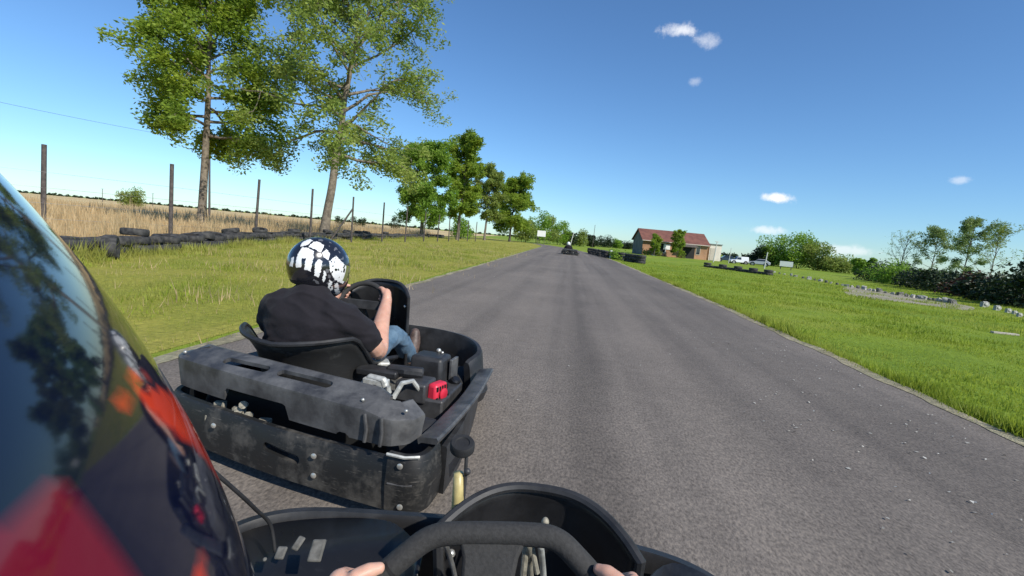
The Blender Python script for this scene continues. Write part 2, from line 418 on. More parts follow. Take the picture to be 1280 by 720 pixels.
# ------------------------------------------------------------------ ground
def wob(x, s, a): return a*(mnoise.noise(Vector((x*s, 3.1, .5)))+.5*mnoise.noise(Vector((x*s*3.1, 8.1, .5))))
mb = MB(); G = 2600
mb.add([(-G, -200, 0), (G, -200, 0), (G, G, 0), (-G, G, 0)], [(0, 1, 2, 3)])
tag(obj('ground', mb, M['turf'], smooth=0), kind='structure')
ysamp = list(np.concatenate([np.arange(-6, 12, .12), np.arange(12, 30, .4), np.arange(30, 92, 1.0)]))
def lx(y): return -2.72-.014*y-(max(0, y-60)**2)*.004
def rx(y): return 3.12+.016*y-.025*max(0, y-11)-(max(0, y-30)**2)*.0022
def strip(name, xa, xb, z, m, ys=ysamp, kind='structure'):
    mb = MB(); vs = []; fs = []
    for y in ys: vs += [(xa(y), y, z), (xb(y), y, z)]
    for i in range(len(ys)-1): fs.append((2*i, 2*i+1, 2*i+3, 2*i+2))
    mb.add(vs, fs); return tag(obj(name, mb, m, smooth=0), kind=kind)
strip('road', lx, rx, .012, M['asphalt'])
strip('road_edge', lambda y: rx(y)-.06+wob(y, 1.3, .07), lambda y: rx(y)+.09+wob(y+40, 1.6, .09), .016, M['dirt'])
strip('road_edge', lambda y: lx(y)-.07+wob(y+9, .9, .06), lambda y: lx(y)+.05+wob(y+70, 1.2, .05), .016, M['dirt'])
# the drier verge left of the road, and the stubble field beyond the fence
def tyx(y): return -8.95-.30*(y-8) if y < 18 else -11.95-.115*(y-18)
ysl = list(np.arange(-10, 120, 2.0))
strip('verge', lambda y: tyx(y)-2, lambda y: lx(y)-.2, .004, M['turf_dry'], ysl)
strip('field', lambda y: -900, lambda y: tyx(y)-1.6, .004, M['field'], list(np.arange(-40, 420, 10.0)))
gp = [at_z(x, y, 0) for x, y in ((1058, 358.5), (1107, 364.5), (1150, 371.5), (1185, 378), (1216, 384), (1207, 388), (1140, 379.5), (1064, 370))]
gpl = spline([(p[0], p[1], 0) for p in gp], 6, True)
mb = MB(); mb.add([(p.x, p.y, .006) for p in gpl], [tuple(range(len(gpl)))])
tag(obj('gravel_patch', mb, M['gravel'], smooth=0), kind='structure')

# ------------------------------------------------------------------ grass, straw
def blades(n, sampler, hmin, hmax, width, lean=.5):
    x, y, sc = sampler(n); n = len(x)
    fld = np.sin(x*2.1+1.3*np.sin(y*.9))+np.sin(y*1.7+2*np.sin(x*.6+1))+.7*np.sin(x*5.3+y*2.7)+.6*np.sin(y*4.9-x*3.1)
    sc = sc*np.clip(1+.28*fld, .45, 1.9)
    h = rng.uniform(hmin, hmax, n)*sc; a = rng.uniform(0, 2*np.pi, n); wd = width*sc*rng.uniform(.6, 1.3, n)
    dx, dy = np.cos(a)*wd, np.sin(a)*wd; la = rng.uniform(0, 2*np.pi, n); ll = h*rng.uniform(0, lean, n)
    V = np.zeros((n, 3, 3))
    V[:, 0] = np.stack([x-dx, y-dy, np.zeros(n)], 1); V[:, 1] = np.stack([x+dx, y+dy, np.zeros(n)], 1)
    V[:, 2] = np.stack([x+np.cos(la)*ll, y+np.sin(la)*ll, h], 1)
    return V
vlx = np.vectorize(lx); vrx = np.vectorize(rx); vty = np.vectorize(tyx)
def keep(x, y): return x, y, np.clip(np.hypot(x, y)/9, .8, 2.2)
def in_gravel(x, y):
    a = np.array([(p[0], p[1]) for p in gp]); ins = np.zeros(len(x), bool)
    for i in range(len(a)):
        (x1, y1), (x2, y2) = a[i], a[(i+1) % len(a)]
        c = ((y1 > y) != (y2 > y)) & (x < (x2-x1)*(y-y1)/(y2-y1+1e-12)+x1); ins ^= c
    return ins & (rng.random(len(x)) > .04)
def s_right(n):
    d = np.exp(rng.uniform(np.log(3.4), np.log(42), n)); t = rng.uniform(R(2), R(60), n)
    x, y = d*np.sin(t), d*np.cos(t); k = (x > vrx(y)+rng.uniform(.02, .2, n)) & ~in_gravel(x, y); return keep(x[k], y[k])
def s_left(n):
    d = np.exp(rng.uniform(np.log(3.2), np.log(60), n)); t = rng.uniform(R(-72), R(-2), n)
    x, y = d*np.sin(t), d*np.cos(t); k = (x < vlx(y)-rng.uniform(.02, .35, n)) & (x > vty(y)-.5); return keep(x[k], y[k])
tag(tri_cloud('grass', blades(190000, s_right, .008, .036, .005), M['blade']), kind='stuff')
tag(tri_cloud('grass', blades(150000, s_left, .012, .055, .005), M['blade_dry']), kind='stuff')
def tufts(cent, per, hmin, hmax, rad, width, lean=.7):
    c = np.repeat(np.array(cent), per, 0); n = len(c)
    return blades(n, lambda _: (c[:, 0]+rng.normal(0, rad, n), c[:, 1]+rng.normal(0, rad, n), np.ones(n)), hmin, hmax, width, lean)
# unmown tufts along the tyres and along the right-hand road edge
ct = [(tyx(y)+.45+rng.normal(0, .16), y) for y in np.concatenate([rng.uniform(2, 22, 420), rng.uniform(22, 60, 260)])]
tag(tri_cloud('long_grass', tufts(ct, 18, .05, .26, .12, .008), M['blade_dry']), kind='stuff')
ce = [(rx(y)+.12+abs(rng.normal(0, .10)), y) for y in rng.uniform(2.2, 20, 700)]
tag(tri_cloud('edge_grass', tufts(ce, 22, .03, .10, .05, .005), M['blade']), kind='stuff')
cl = [(x, y) for x, y in zip(rng.uniform(-11, -3.2, 420), rng.uniform(3.5, 30, 420)) if x > tyx(y)+.6]
tag(tri_cloud('grass_tufts', tufts(cl, 40, .02, .075, .16, .006), M['blade']), kind='stuff')
tag(tri_cloud('dry_stalks', tufts([(x+rng.normal(0, .5), y+rng.normal(0, .5)) for x, y in cl], 14, .05, .17, .22, .004), M['straw']), kind='stuff')
cp = [(x, y) for x, y in zip(rng.uniform(4.2, 17, 260), rng.uniform(4, 26, 260))]
tag(tri_cloud('grass_tufts', tufts(cp, 70, .025, .085, .17, .006), M['blade']), kind='stuff')
def s_straw(n):
    d = 9+rng.uniform(0, 1, n)**1.6*70; t = rng.uniform(R(-62), R(-8), n)
    x, y = d*np.sin(t), d*np.cos(t); k = (x < vty(y)-2.2); x, y = x[k], y[k]
    return x, y, np.clip(np.hypot(x, y)/26, .9, 1.5)
tag(tri_cloud('dry_grass', blades(110000, s_straw, .16, .42, .02, .4), M['straw']), kind='stuff')
def s_weed(n):
    y = rng.uniform(4, 62, n); return vty(y)-rng.uniform(.9, 2.6, n), y, np.ones(n)
tag(tri_cloud('dry_weeds', blades(9000, s_weed, .3, .85, .010, .35), M['straw']), kind='stuff')
# pale crumbs of stone and leaf on the asphalt
n = 330; cx = np.concatenate([rng.uniform(1.4, 3.1, 260), rng.uniform(-2.3, 3, 70)]); cy = np.concatenate([rng.uniform(1.6, 7, 260), rng.uniform(2.5, 14, 70)])
V = np.zeros((n, 4, 3)); sz = rng.uniform(.004, .013, n); an = rng.uniform(0, 6.28, n)
for j, (da, rr) in enumerate(((0, 1), (1.5, .7), (3.1, 1.2), (4.6, .6))):
    V[:, j] = np.stack([cx+np.cos(an+da)*sz*rr, cy+np.sin(an+da)*sz*rr, .016+rng.uniform(0, .008, n)], 1)
tag(tri_cloud('litter', V, M['stone']), kind='stuff')

# ------------------------------------------------------------------ tyre wall
def tyre_mb(r=.30, w=.18, seg=22):
    mb = MB(); hw = w/2
    mb.lathe([(r*.58, -hw*.75), (r*.75, -hw), (r*.92, -hw*.92), (r, -hw*.6), (r*1.0, hw*.6), (r*.92, hw*.92), (r*.75, hw), (r*.58, hw*.75), (r*.62, 0)], (0, 0, hw), seg=seg)
    return mb
first = None
def put_tyre(x, y, z, label, group, sc=1.0, tilt=(0, 0), m=None):
    global first
    if first is None:
        first = obj('tyre', tyre_mb(), M['old_rubber'], smooth=40); o = first
    else:
        o = first.copy(); COL.objects.link(o)
    o.location = (x, y, z); o.scale = (sc, sc, sc); o.rotation_euler = (tilt[0], tilt[1], rng.uniform(0, 6)); tag(o, label, 'tyre', group); return o
y = 4.4; i = 0
TL = 'black worn tyre lying in the long low tyre wall below the wire fence'
while y < 64:
    x = tyx(y)+rng.normal(0, .05)
    nst = 2 if y < 40 else 1+int(rng.random() < .7)
    for k in range(nst):
        put_tyre(x+rng.normal(0, .07), y+rng.normal(0, .07), .18*k, TL, 'tyres of the wall below the fence', 1.0+rng.normal(0, .07), (rng.normal(0, .09)*k, rng.normal(0, .09)*k))
    if rng.random() < .22 and y < 40:
        put_tyre(x-.1, y+.1, .36, 'black worn tyre lying on top of the tyre wall below the fence', 'tyres topping the wall', .88, (rng.normal(0, .1), rng.normal(0, .1)))
    y += .63 if y < 40 else .80; i += 1
o = put_tyre(*at_z(128, 309, .22), 'large grey tyre standing on edge at the near end of the tyre wall', None, 1.05, (R(82), 0)); o.rotation_euler = (R(88), 0, R(128)); o.scale = (.78, .78, 1.3)

# ------------------------------------------------------------------ fence
tops = [(-170, 152), (-30, 168), (52, 180), (214, 205), (321, 224), (390, 236), (442, 246), (480, 253), (509, 259), (532, 264.5), (549, 268), (563, 270.8), (575, 273.3), (586, 275.4), (596, 277.3)]
fpos = []
for px, py in tops:
    dep = 1.25*F/(301+.09*(px-713)-py)/.99; p = at_depth(px, py, dep); fpos.append((p[0], p[1], p[2]))
# smooth the line so the posts stand in one row
fp = []
for k, (px, py) in enumerate(tops):
    fp.append(fpos[k])
fence = thing('wire_fence', 'wire fence on dark timber posts behind the tyre wall', 'fence', (fp[4][0], fp[4][1], 0))
for k, p in enumerate(fp):
    mb = MB(); r = .05 if k > 3 else .06
    ln = rng.normal(0, .03); ln2 = rng.normal(0, .03)
    mb.tube([(p[0], p[1], -.2), (p[0]+ln*.5, p[1]+ln2*.5, 1.2), (p[0]+ln, p[1]+ln2, p[2])], [r, r*.95, r*.9], 8)
    obj('post', mb, M['wood'], fence, 50)
p = fp[6]; mb = MB()
mb.tube([(p[0]-.9, p[1]-.5, 0), (p[0], p[1], 1.75)], .045, 8); obj('brace', mb, M['wood'], fence)
for z in (.45, .85, 1.25, 1.65):
    mb = MB(); mb.tube([(q[0], q[1]-.06, z) for q in fp], .0035, 5); obj('wire', mb, M['wire'], fence)

# ------------------------------------------------------------------ trees
def leafcloud(cent, rad, per, size, flat=.75, orient=None):
    c = np.repeat(cent, per, 0); n = len(c); rr = np.repeat(rad, per)
    d = rng.normal(0, 1, (n, 3)); d /= np.linalg.norm(d, axis=1)[:, None]
    p = c+d*(rng.uniform(0, 1, n)**.45*rr)[:, None]*np.array([1, 1, flat])
    u = rng.normal(0, 1, (n, 3)); u[:, 2] *= .55; u /= np.linalg.norm(u, axis=1)[:, None]
    w_ = rng.normal(0, 1, (n, 3)); w_ -= u*(w_*u).sum(1)[:, None]; w_ /= np.linalg.norm(w_, axis=1)[:, None]
    s = (size*rng.uniform(.55, 1.3, n))[:, None]
    return np.stack([p-u*s, p+w_*s*.45-u*s*.1, p+u*s, p-w_*s*.45-u*s*.1], 1)
def branch(mb, p0, d0, L, r0, seg=5, droop=0., wig=.25, n=5):
    pts = [Vector(p0)]; d = Vector(d0).normalized()
    for i in range(n):
        d = (d+Vector(rng.normal(0, wig, 3))*.6+Vector((0, 0, -droop))).normalized(); pts.append(pts[-1]+d*(L/n))
    mb.tube(pts, [r0*(1-.8*i/n) for i in range(n+1)], seg, caps=False); return pts
SEED = {'big leafy ash tree w': 2, 'big thinning ash tre': 2}
def tree(name, label, x, y, hgt, trunk_h, crown_r, leaf, bark, tr=.25, lean=(0, 0), nb=16, sub=4, per=34, size=.16, clump=.55, low=.0, droop=.04, elev=(15, 60), sparse=None, group=None, cat='tree', twigs=True, fork=None, top_r=.35):
    global rng
    rng = np.random.default_rng(zlib.crc32(label.encode())+SEED.get(label[:20], 0))
    t = thing(name, label, cat, (x, y, 0), group)
    mb = MB(); tp = []
    nseg = 9
    for i in range(nseg+1):
        q = i/nseg; tp.append(Vector((x+lean[0]*q+rng.normal(0, .02*hgt*.1), y+lean[1]*q, -.2+q*hgt*.93)))
    def tpos(z):
        q = min(max((z+.2)/(hgt*.93), 0), 1)*nseg; i = min(int(q), nseg-1); return tp[i].lerp(tp[i+1], q-i)
    rads = [tr*(1.25 if i == 0 else 1)*(1-.88*(i/nseg)**1.15) for i in range(nseg+1)]
    mb.tube(spline(tp, 3), [rads[min(i//3, nseg)]*(1-(i % 3)/3)+rads[min(i//3+1, nseg)]*((i % 3)/3) for i in range(nseg*3+1)], 10, caps=False)
    cents = []; rads_ = []
    for b in range(nb):
        q = (b+.5)/nb; z = trunk_h+(hgt*.9-trunk_h)*q; az = b*2.39996+rng.normal(0, .3)
        el = R(elev[0]+(elev[1]-elev[0])*q+rng.normal(0, 7))
        prof = math.sin(math.pi*min(1, .30+.62*q))**.8 if q < .75 else (1-q)/.25*.55+top_r
        L = min(.74*crown_r*prof*rng.uniform(.8, 1.12)/max(.5, math.cos(el)), max(.12*hgt, (hgt-z)/max(.2, math.sin(el)+.12)))
        d = Vector((math.cos(az)*math.cos(el), math.sin(az)*math.cos(el), math.sin(el)))
        pts = branch(mb, tpos(z), d, L, max(.018, tr*.42*(1-.6*q)), 6, droop*(1-q), .22, 6)
        for s in range(sub):
            k = 2+int(rng.integers(0, 5)); base = pts[min(k, 6)]; dd = (pts[min(k, 6)]-pts[max(k-1, 0)]).normalized()
            d2 = (dd+Vector(rng.normal(0, .65, 3))+Vector((0, 0, -low*(1-q)))).normalized()
            l2 = L*rng.uniform(.25, .5)
            pp = branch(mb, base, d2, l2, max(.008, tr*.11), 4, droop*1.2*(1-q), .3, 4)
            cents += [pp[-1], pp[-2], pp[2]] ; rads_ += [clump*rng.uniform(.6, 1.15), clump*rng.uniform(.5, 1), clump*rng.uniform(.4, .8)]
            if twigs:
                for _ in range(2):
                    d3 = (d2+Vector(rng.normal(0, .8, 3))).normalized(); p3 = branch(mb, pp[3], d3, l2*.5, max(.005, tr*.05), 3, droop*(1-q), .3, 3)
                    cents.append(p3[-1]); rads_.append(clump*rng.uniform(.5, .9))
        cents += [pts[-1], pts[-2]]; rads_ += [clump*rng.uniform(.6, 1.1)]*2
    cents = np.array([tuple(c) for c in cents]); rads_ = np.array(rads_)
    if sparse is not None:
        k = rng.random(len(cents)) < np.array([sparse(c) for c in cents]); cents, rads_ = cents[k], rads_[k]
    obj('trunk', mb, bark, t, 180)
    if per and len(cents): tri_cloud('crown', leafcloud(cents, rads_, per, size), leaf, t)
    return t
def bush(name, label, x, y, rx_, ry_, h, leaf, size=.12, n=1500, group=None, cat='bush', stem=True, z0=0.0, lobes=7):
    """a shrub: leaf faces spread through uneven overlapping lobes, with stems inside"""
    global rng
    rng = np.random.default_rng(zlib.crc32(label.encode()))
    t = thing(name, label, cat, (x, y, 0), group); cents = []; rad = []
    mb = MB()
    for k in range(lobes):
        a = rng.uniform(0, 6.28); q = rng.uniform(0, .75)**.6; zz = z0+(h-z0)*rng.uniform(.28, .82)
        c = (x+math.cos(a)*rx_*q, y+math.sin(a)*ry_*q, zz); cents.append(c); rad.append(min(rx_, ry_, h)*rng.uniform(.35, .6))
        mb.tube([(x+math.cos(a)*rx_*.15, y+math.sin(a)*ry_*.15, -.05), ((c[0]+x)/2, (c[1]+y)/2, zz*.55), c], [.03, .02, .008], 4, caps=False)
    cents += [(x+rx_*.5*math.cos(k*1.3), y+ry_*.5*math.sin(k*1.3), h*.25) for k in range(5)]; rad += [min(rx_, ry_, h)*.5]*5
    cents = np.array(cents); rad = np.array(rad)
    V = leafcloud(cents, rad, max(1, n//len(cents)), size, .9); lo = V[:, :, 2].min(1); V = V[lo > -.02]
    obj('stems', mb, M['bark_dark'], t, 180); tri_cloud('foliage', V, leaf, t); return t

x, y = ground(253, 26)
tree('ash_tree', 'big leafy ash tree with bright yellow-green crown and bare pale lower trunk', x, y, 14.5, 4.8, 3.9, M['leaf_ash'], M['bark'], .22, (.35, 0), 34, 6, 56, .108, .80, .45, .06, (-4, 62))
x2, y2 = ground(405, 26)
tree('ash_tree', 'big thinning ash tree leaning right with dark forked limbs and sparse grey-green leaves', x2, y2, 15, 4.4, 5.6, M['leaf_thin'], M['bark'], .25, (1.4, .4), 32, 6, 62, .098, .74, .5, .06, (4, 60),
     sparse=lambda c: .8 if c[0] > x2+.8 else .97)
x, y = ground(-158, 25)
tree('ash_tree', 'ash tree of which only a leafy twig shows in the top left corner', x, y, 13.5, 6.5, 5.2, M['leaf_green'], M['bark'], .26, (.3, 0), 20, 4, 26, .13, .6, .2, .05, (5, 60))
rowg = 'roadside trees beyond the big ash trees'
x, y = ground(527, 52)
tree('field_tree', 'dense round dark green tree, nearest of the row beyond the big ashes', x, y, 9.6, 2.6, 3.3, M['leaf_green'], M['bark'], .22, (.2, 0), 28, 6, 46, .15, .82, .2, .03, (-5, 60), group=rowg)
x, y = ground(572, 57)
tree('field_tree', 'tall tree with a tufted top and pale trunk behind the dense round tree', x, y, 11.9, 3.2, 2.7, M['leaf_ash'], M['bark'], .2, (.5, 0), 26, 5, 46, .16, .7, .2, .03, (2, 65), group=rowg)
x, y = ground(606, 74)
tree('field_tree', 'thin airy tree between the tall tufted tree and the broad one', x, y, 11.0, 3.6, 2.8, M['leaf_olive'], M['bark'], .18, (.3, 0), 26, 5, 34, .15, .66, .1, .02, (10, 62), group=rowg)
x, y = ground(637, 84)
tree('field_tree', 'broad green tree at the far end of the row', x, y, 10.2, 2.4, 4.3, M['leaf_ash'], M['bark_dark'], .2, (.4, 0), 28, 6, 46, .19, .9, .15, .03, (0, 60), group=rowg)
x, y = ground(578, 66); bush('round_bush', 'round dark bush under the tall roadside tree', x, y, 1.9, 1.9, 3.6, M['leaf_green'], .17, 1800)
x, y = ground(165, 75); bush('round_bush', 'lone round bush out in the stubble field', x, y, 1.9, 1.9, 3.3, M['leaf_olive'], .15, 3000, lobes=12)
x, y = ground(449, 110); bush('round_bush', 'low flat bush in the field right of the thinning ash', x, y, 1.9, 1.6, 2.1, M['leaf_dark'], .18, 900)
x, y = ground(425, 120); bush('round_bush', 'tiny bush beside the foot of the thinning ash', x, y, 1.5, 1.5, 1.9, M['leaf_dark'], .18, 600)
x, y = ground(494, 110); bush('round_bush', 'small upright bush on the field horizon left of the dense tree', x, y, 1.4, 1.4, 3.4, M['leaf_dark'], .18, 900)
# hedge trees where the road bends
hg = 'trees and shrubs at the bend of the track'
for px, dep, r_, h_, lf, lab in ((655, 92, 2.6, 5.4, 'leaf_olive', 'low olive bush left of the white board at the bend'), (672, 98, 2.9, 7.6, 'leaf_green', 'tallest green hedge tree behind the white board at the bend'),
        (686, 102, 2.7, 6.8, 'leaf_olive', 'hedge tree just right of the white board at the bend'), (699, 106, 2.6, 5.6, 'leaf_green', 'hedge tree behind the far kart'),
        (711, 108, 1.9, 3.6, 'leaf_dark', 'dark shrub beside the leaning pale pole'), (723, 112, 2.4, 4.2, 'leaf_olive', 'ragged shrub right of the leaning pale pole'),
        (739, 116, 1.6, 3.2, 'leaf_dark', 'dark clipped shrub behind the first black tyre wall'), (756, 150, 3.4, 3.7, 'leaf_dark', 'long low shrub beyond the black tyre walls'),
        (771, 150, 1.9, 3.4, 'leaf_green', 'small round tree left of the brick barn'), (784, 160, 2.6, 2.8, 'leaf_dark', 'low shrub against the left end of the brick barn')):
    x, y = ground(px, dep); bush('hedge_shrub', lab, x, y, r_, r_, h_, M[lf], .2, 3000, hg, 'shrub', lobes=9)
# clump right of the barn
cg = 'trees of the clump behind the car park'
for px, dep, r_, h_, lf, lab in ((953, 78, 2.4, 3.0, 'leaf_dark', 'dark low tree at the left end of the clump behind the cars'), (972, 76, 2.8, 5.0, 'leaf_green', 'green tree in the middle of the clump behind the white sign'),
        (995, 74, 3.0, 5.9, 'leaf_green', 'tallest rounded tree of the clump behind the white sign'), (1021, 72, 2.2, 4.4, 'leaf_olive', 'yellowish tree at the right end of the clump'),
        (1045, 70, 2.6, 2.4, 'leaf_olive', 'low bank of shrubs sloping down right of the clump'), (1079, 62, 1.2, 2.6, 'leaf_green', 'small lone tree between the clump and the bare tree')):
    x, y = ground(px, dep); bush('clump_tree', lab, x, y, r_, r_, h_, M[lf], .17, 4200, cg, 'tree', lobes=11)
# dark hedge and trees at the right
hgr = 'dark hedge bushes on the right'
for i, (px, dep, r_, h_, lf, lab) in enumerate(((1100, 40, 2.4, 1.5, 'leaf_dark', 'dark hedge bush below the bare tree, left half'), (1128, 36, 2.4, 1.55, 'leaf_green', 'greener hedge bush below the bare tree'),
        (1157, 32, 2.3, 1.35, 'leaf_dark', 'dark hedge bush under the rounded thin tree'), (1188, 29, 2.3, 1.25, 'leaf_dark', 'dark hedge bush left of the reddish one'),
        (1222, 25, 2.1, 1.25, 'leaf_red', 'reddish brown bush in the dark hedge'), (1258, 22, 1.9, 1.1, 'leaf_dark', 'dark hedge bush right of the reddish one'), (1296, 20, 1.9, 1.5, 'leaf_dark', 'dark hedge bush cut by the right edge of the picture'))):
    x, y = ground(px, dep); bush('hedge_bush', lab, x, y, r_, r_*.8, h_, M[lf], .10, 3800, hgr, 'hedge', lobes=12)
tg = 'slender trees behind the dark hedge'
x, y = ground(1122, 45); tree('bare_tree', 'bare leafless twin-stemmed tree behind the hedge', x, y, 4.6, .8, 1.3, M['leaf_thin'], M['bark_dark'], .06, (.45, 0), 22, 4, 2, .06, .2, 0, 0, (55, 75), group=tg)
x, y = ground(1162, 44); tree('slender_tree', 'rounded thin tree with bare lower stems, left of the tall pale one', x, y, 5.1, 1.3, 1.7, M['leaf_pale'], M['bark'], .06, (.2, 0), 20, 5, 15, .075, .36, 0, .0, (25, 70), group=tg)
x, y = ground(1202, 40); tree('slender_tree', 'tallest pale green slender tree behind the hedge', x, y, 5.7, .8, 1.45, M['leaf_pale'], M['bark'], .06, (.25, 0), 24, 5, 17, .075, .36, 0, .0, (20, 70), group=tg)
x, y = ground(1236, 40); tree('slender_tree', 'half bare tree with a yellowish leafy top, rightmost behind the hedge', x, y, 5.3, 1.1, 1.5, M['leaf_olive'], M['bark'], .06, (.2, 0), 20, 5, 8, .07, .34, 0, .0, (35, 72), group=tg, sparse=lambda c: 1 if c[2] > 3.6 else .25)
x, y = ground(1272, 32); tree('bare_sapling', 'thin bare sapling near the right edge of the picture', x, y, 3.3, .8, .3, M['leaf_thin'], M['bark'], .02, (.1, 0), 8, 2, 1, .05, .15, 0, 0, (60, 78))
x, y = ground(1301, 24); tree('conifer', 'dark conifer just entering at the right edge', x, y, 2.6, .2, 1.1, M['leaf_dark'], M['bark_dark'], .06, (0, 0), 26, 4, 40, .07, .25, .1, .03, (-5, 40))
# far woods on the horizon
def woods(name, pts, n, hmin, hmax, size, m):
    cs = []; rd = []
    for k in range(n):
        px, dep = pts(k/n); x, y = ground(px, dep); h = rng.uniform(hmin, hmax); cs.append((x, y, h*.45)); rd.append(h*.75)
    V = leafcloud(np.array(cs), np.array(rd), 34, size, .7); return tag(tri_cloud(name, V, m), kind='stuff')
woods('far_woods', lambda q: (-80+q*800+rng.normal(0, 4), 420+rng.normal(0, 20)), 260, .8, 2.4, 1.0, M['leaf_dark'])
woods('far_woods', lambda q: (740+q*700+rng.normal(0, 4), 300+rng.normal(0, 15)), 200, 1.6, 3.2, .9, M['leaf_dark'])

# ------------------------------------------------------------------ barn, annexe
def brick():
    m, nt, b = mat('brick_wall'); v = coords(nt)
    f = noise(nt, v, 1.1, 5); br = N(nt, 'ShaderNodeTexBrick'); nt.links.new(v, br.inputs['Vector'])
    mp = N(nt, 'ShaderNodeMapping'); nt.links.new(v, mp.inputs['Vector']); mp.inputs['Rotation'].default_value = (R(90), 0, 0); nt.links.new(mp.outputs[0], br.inputs['Vector'])
    br.inputs['Scale'].default_value = 5; br.inputs['Color1'].default_value = (.36, .17, .08, 1); br.inputs['Color2'].default_value = (.42, .23, .12, 1); br.inputs['Mortar'].default_value = (.34, .28, .22, 1)
    c = mix(nt, .8, br.outputs['Color'], ramp(nt, f, [(.3, (.7, .68, .66)), (.7, (1.2, 1.15, 1.1))]), 'MULTIPLY')
    nt.links.new(c, b.inputs['Base Color']); b.inputs['Roughness'].default_value = .9; return m
M['brick'] = brick()
M['grey_wall'] = simple('plain_grey', (.17, .18, .18), .9, var=.2, vscale=1.5)
M['roof'] = simple('red_brown_roof', (.12, .045, .034), .8, vscale=1.2, bmp=.2, col2=(.19, .075, .052))
M['fascia'] = simple('pale_fascia', (.45, .40, .33), .7, var=.15)
M['cream'] = simple('cream_render', (.62, .56, .48), .85, var=.1, vscale=2)
A = Vector((*ground(803, 74), 0)); B = Vector((*ground(884, 74.6), 0)); u = (B-A); L = u.length; u.normalize(); vv = Vector((-u.y, u.x, 0))
barn = thing('brick_barn', 'long low brick barn with a red-brown roof across the lawn', 'building', A)
def bl(a, b, z): return A+u*a+vv*b+Vector((0, 0, z))
BD, BE, BR = 5.0, 2.35, 3.95
mb = MB()
mb.add([bl(0, 0, -.1), bl(L, 0, -.1), bl(L, BD, -.1), bl(0, BD, -.1), bl(0, 0, BE), bl(L, 0, BE), bl(L, BD, BE), bl(0, BD, BE), bl(0, BD/2, BR-.1), bl(L, BD/2, BR-.1)],
       [(0, 1, 5, 4), (1, 2, 6, 9, 5), (2, 3, 7, 6), (3, 0, 4, 8, 7)])
obj('wall', mb, M['brick'], barn, smooth=0)
mb = MB()
mb.add([bl(-.012, .0, 0), bl(-.012, BD, 0), bl(-.012, BD, BE), bl(-.012, BD/2, BR-.12), bl(-.012, 0, BE)], [(0, 1, 2, 3, 4)]); obj('gable_sheet', mb, M['grey_wall'], barn, smooth=0)  # plain grey sheet over the left gable only
mb = MB()
for sgn, b0 in ((1, -.35), (-1, BD+.35)):
    z0 = BE-.18*1; q = [bl(-.25, b0, z0), bl(L+.25, b0, z0), bl(L+.25, BD/2, BR), bl(-.25, BD/2, BR)]
    mb.add(q+[p+Vector((0, 0, .12)) for p in q], [(0, 1, 2, 3), (4, 7, 6, 5), (0, 4, 5, 1), (1, 5, 6, 2), (3, 2, 6, 7), (0, 3, 7, 4)])
rf = obj('roof', mb, M['roof'], barn, smooth=0)
mb = MB(); mb.tube([bl(-.25, -.42, BE-.16), bl(L+.25, -.42, BE-.16)], .07, 8); obj('gutter', mb, M['fascia'], barn)
def opening(nm, a, z0, wdt, hgt, m, fm=None):
    fr = MB(); t = .07
    for (x0, x1, za, zb) in ((a, a+t, z0, z0+hgt), (a+wdt-t, a+wdt, z0, z0+hgt), (a+t, a+wdt-t, z0+hgt-t, z0+hgt), (a+t, a+wdt-t, z0, z0+t)):
        fr.add([bl(x0, -.05, za), bl(x1, -.05, za), bl(x1, .02, za), bl(x0, .02, za), bl(x0, -.05, zb), bl(x1, -.05, zb), bl(x1, .02, zb), bl(x0, .02, zb)],
               [(0, 1, 2, 3), (4, 5, 6, 7), (0, 1, 5, 4), (1, 2, 6, 5), (2, 3, 7, 6), (3, 0, 4, 7)])
    o = obj(nm, fr, fm or M['fascia'], barn, smooth=0)
    p = MB(); p.add([bl(a+t, -.012, z0+t), bl(a+wdt-t, -.012, z0+t), bl(a+wdt-t, -.012, z0+hgt-t), bl(a+t, -.012, z0+hgt-t)], [(0, 1, 2, 3)]); obj('pane', p, m, o, smooth=0)
opening('door', .155*L, 0, .9, 2.1, M['glass'], M['white']); opening('window', .25*L, .5, 1.1, 1.5, M['glass'], M['white'])
opening('window', .47*L, .9, .8, .9, M['glass']); opening('window', .82*L, .7, .7, 1.4, M['glass'])
opening('doorway', .62*L, 0, 1.9, 2.0, M['dark'], M['bark_dark'])
mb = MB(); q = [bl(.57*L, -1.3, 1.75), bl(.80*L, -1.3, 1.75), bl(.80*L, -.02, 2.2), bl(.57*L, -.02, 2.2)]
mb.add(q+[p+Vector((0, 0, .07)) for p in q], [(0, 1, 2, 3), (4, 7, 6, 5), (0, 4, 5, 1), (1, 5, 6, 2), (3, 2, 6, 7), (0, 3, 7, 4)]); obj('porch_roof', mb, M['bark_dark'], barn, smooth=0)
mb = MB(); [mb.box(bl(.32*L+.5, -.06, 1.5), (1.0, .05, .8), math.atan2(u.y, u.x))]; obj('notice_board', mb, M['white'], barn, smooth=0)
for q, lab, hh in ((.10, 'small slender tree in front of the left end of the barn', 3.6), (.44, 'bushy young tree in front of the middle of the barn', 4.6)):
    p = bl(q*L, -2.5, 0); tree('young_tree', lab, p.x, p.y, hh*.86, .7, .8 if q < .2 else 1.2, M['leaf_ash'], M['bark'], .06, (.1, 0), 16, 4, 24, .10, .38, 0, 0, (10, 65), group='young trees before the barn')
for q, lab, r_ in ((.02, 'low shrub at the left foot of the barn', .9), (.54, 'brown low shrub by the barn porch', .8), (.20, 'small shrub by the barn door', .6)):
    p = bl(q*L, -1.6, 0); bush('shrub', lab, p.x, p.y, r_, r_*.7, .9, M['leaf_olive'], .10, 700)
an = thing('annexe', 'small cream annexe with a grey flat roof right of the barn', 'building', bl(L+.6, 0, 0))
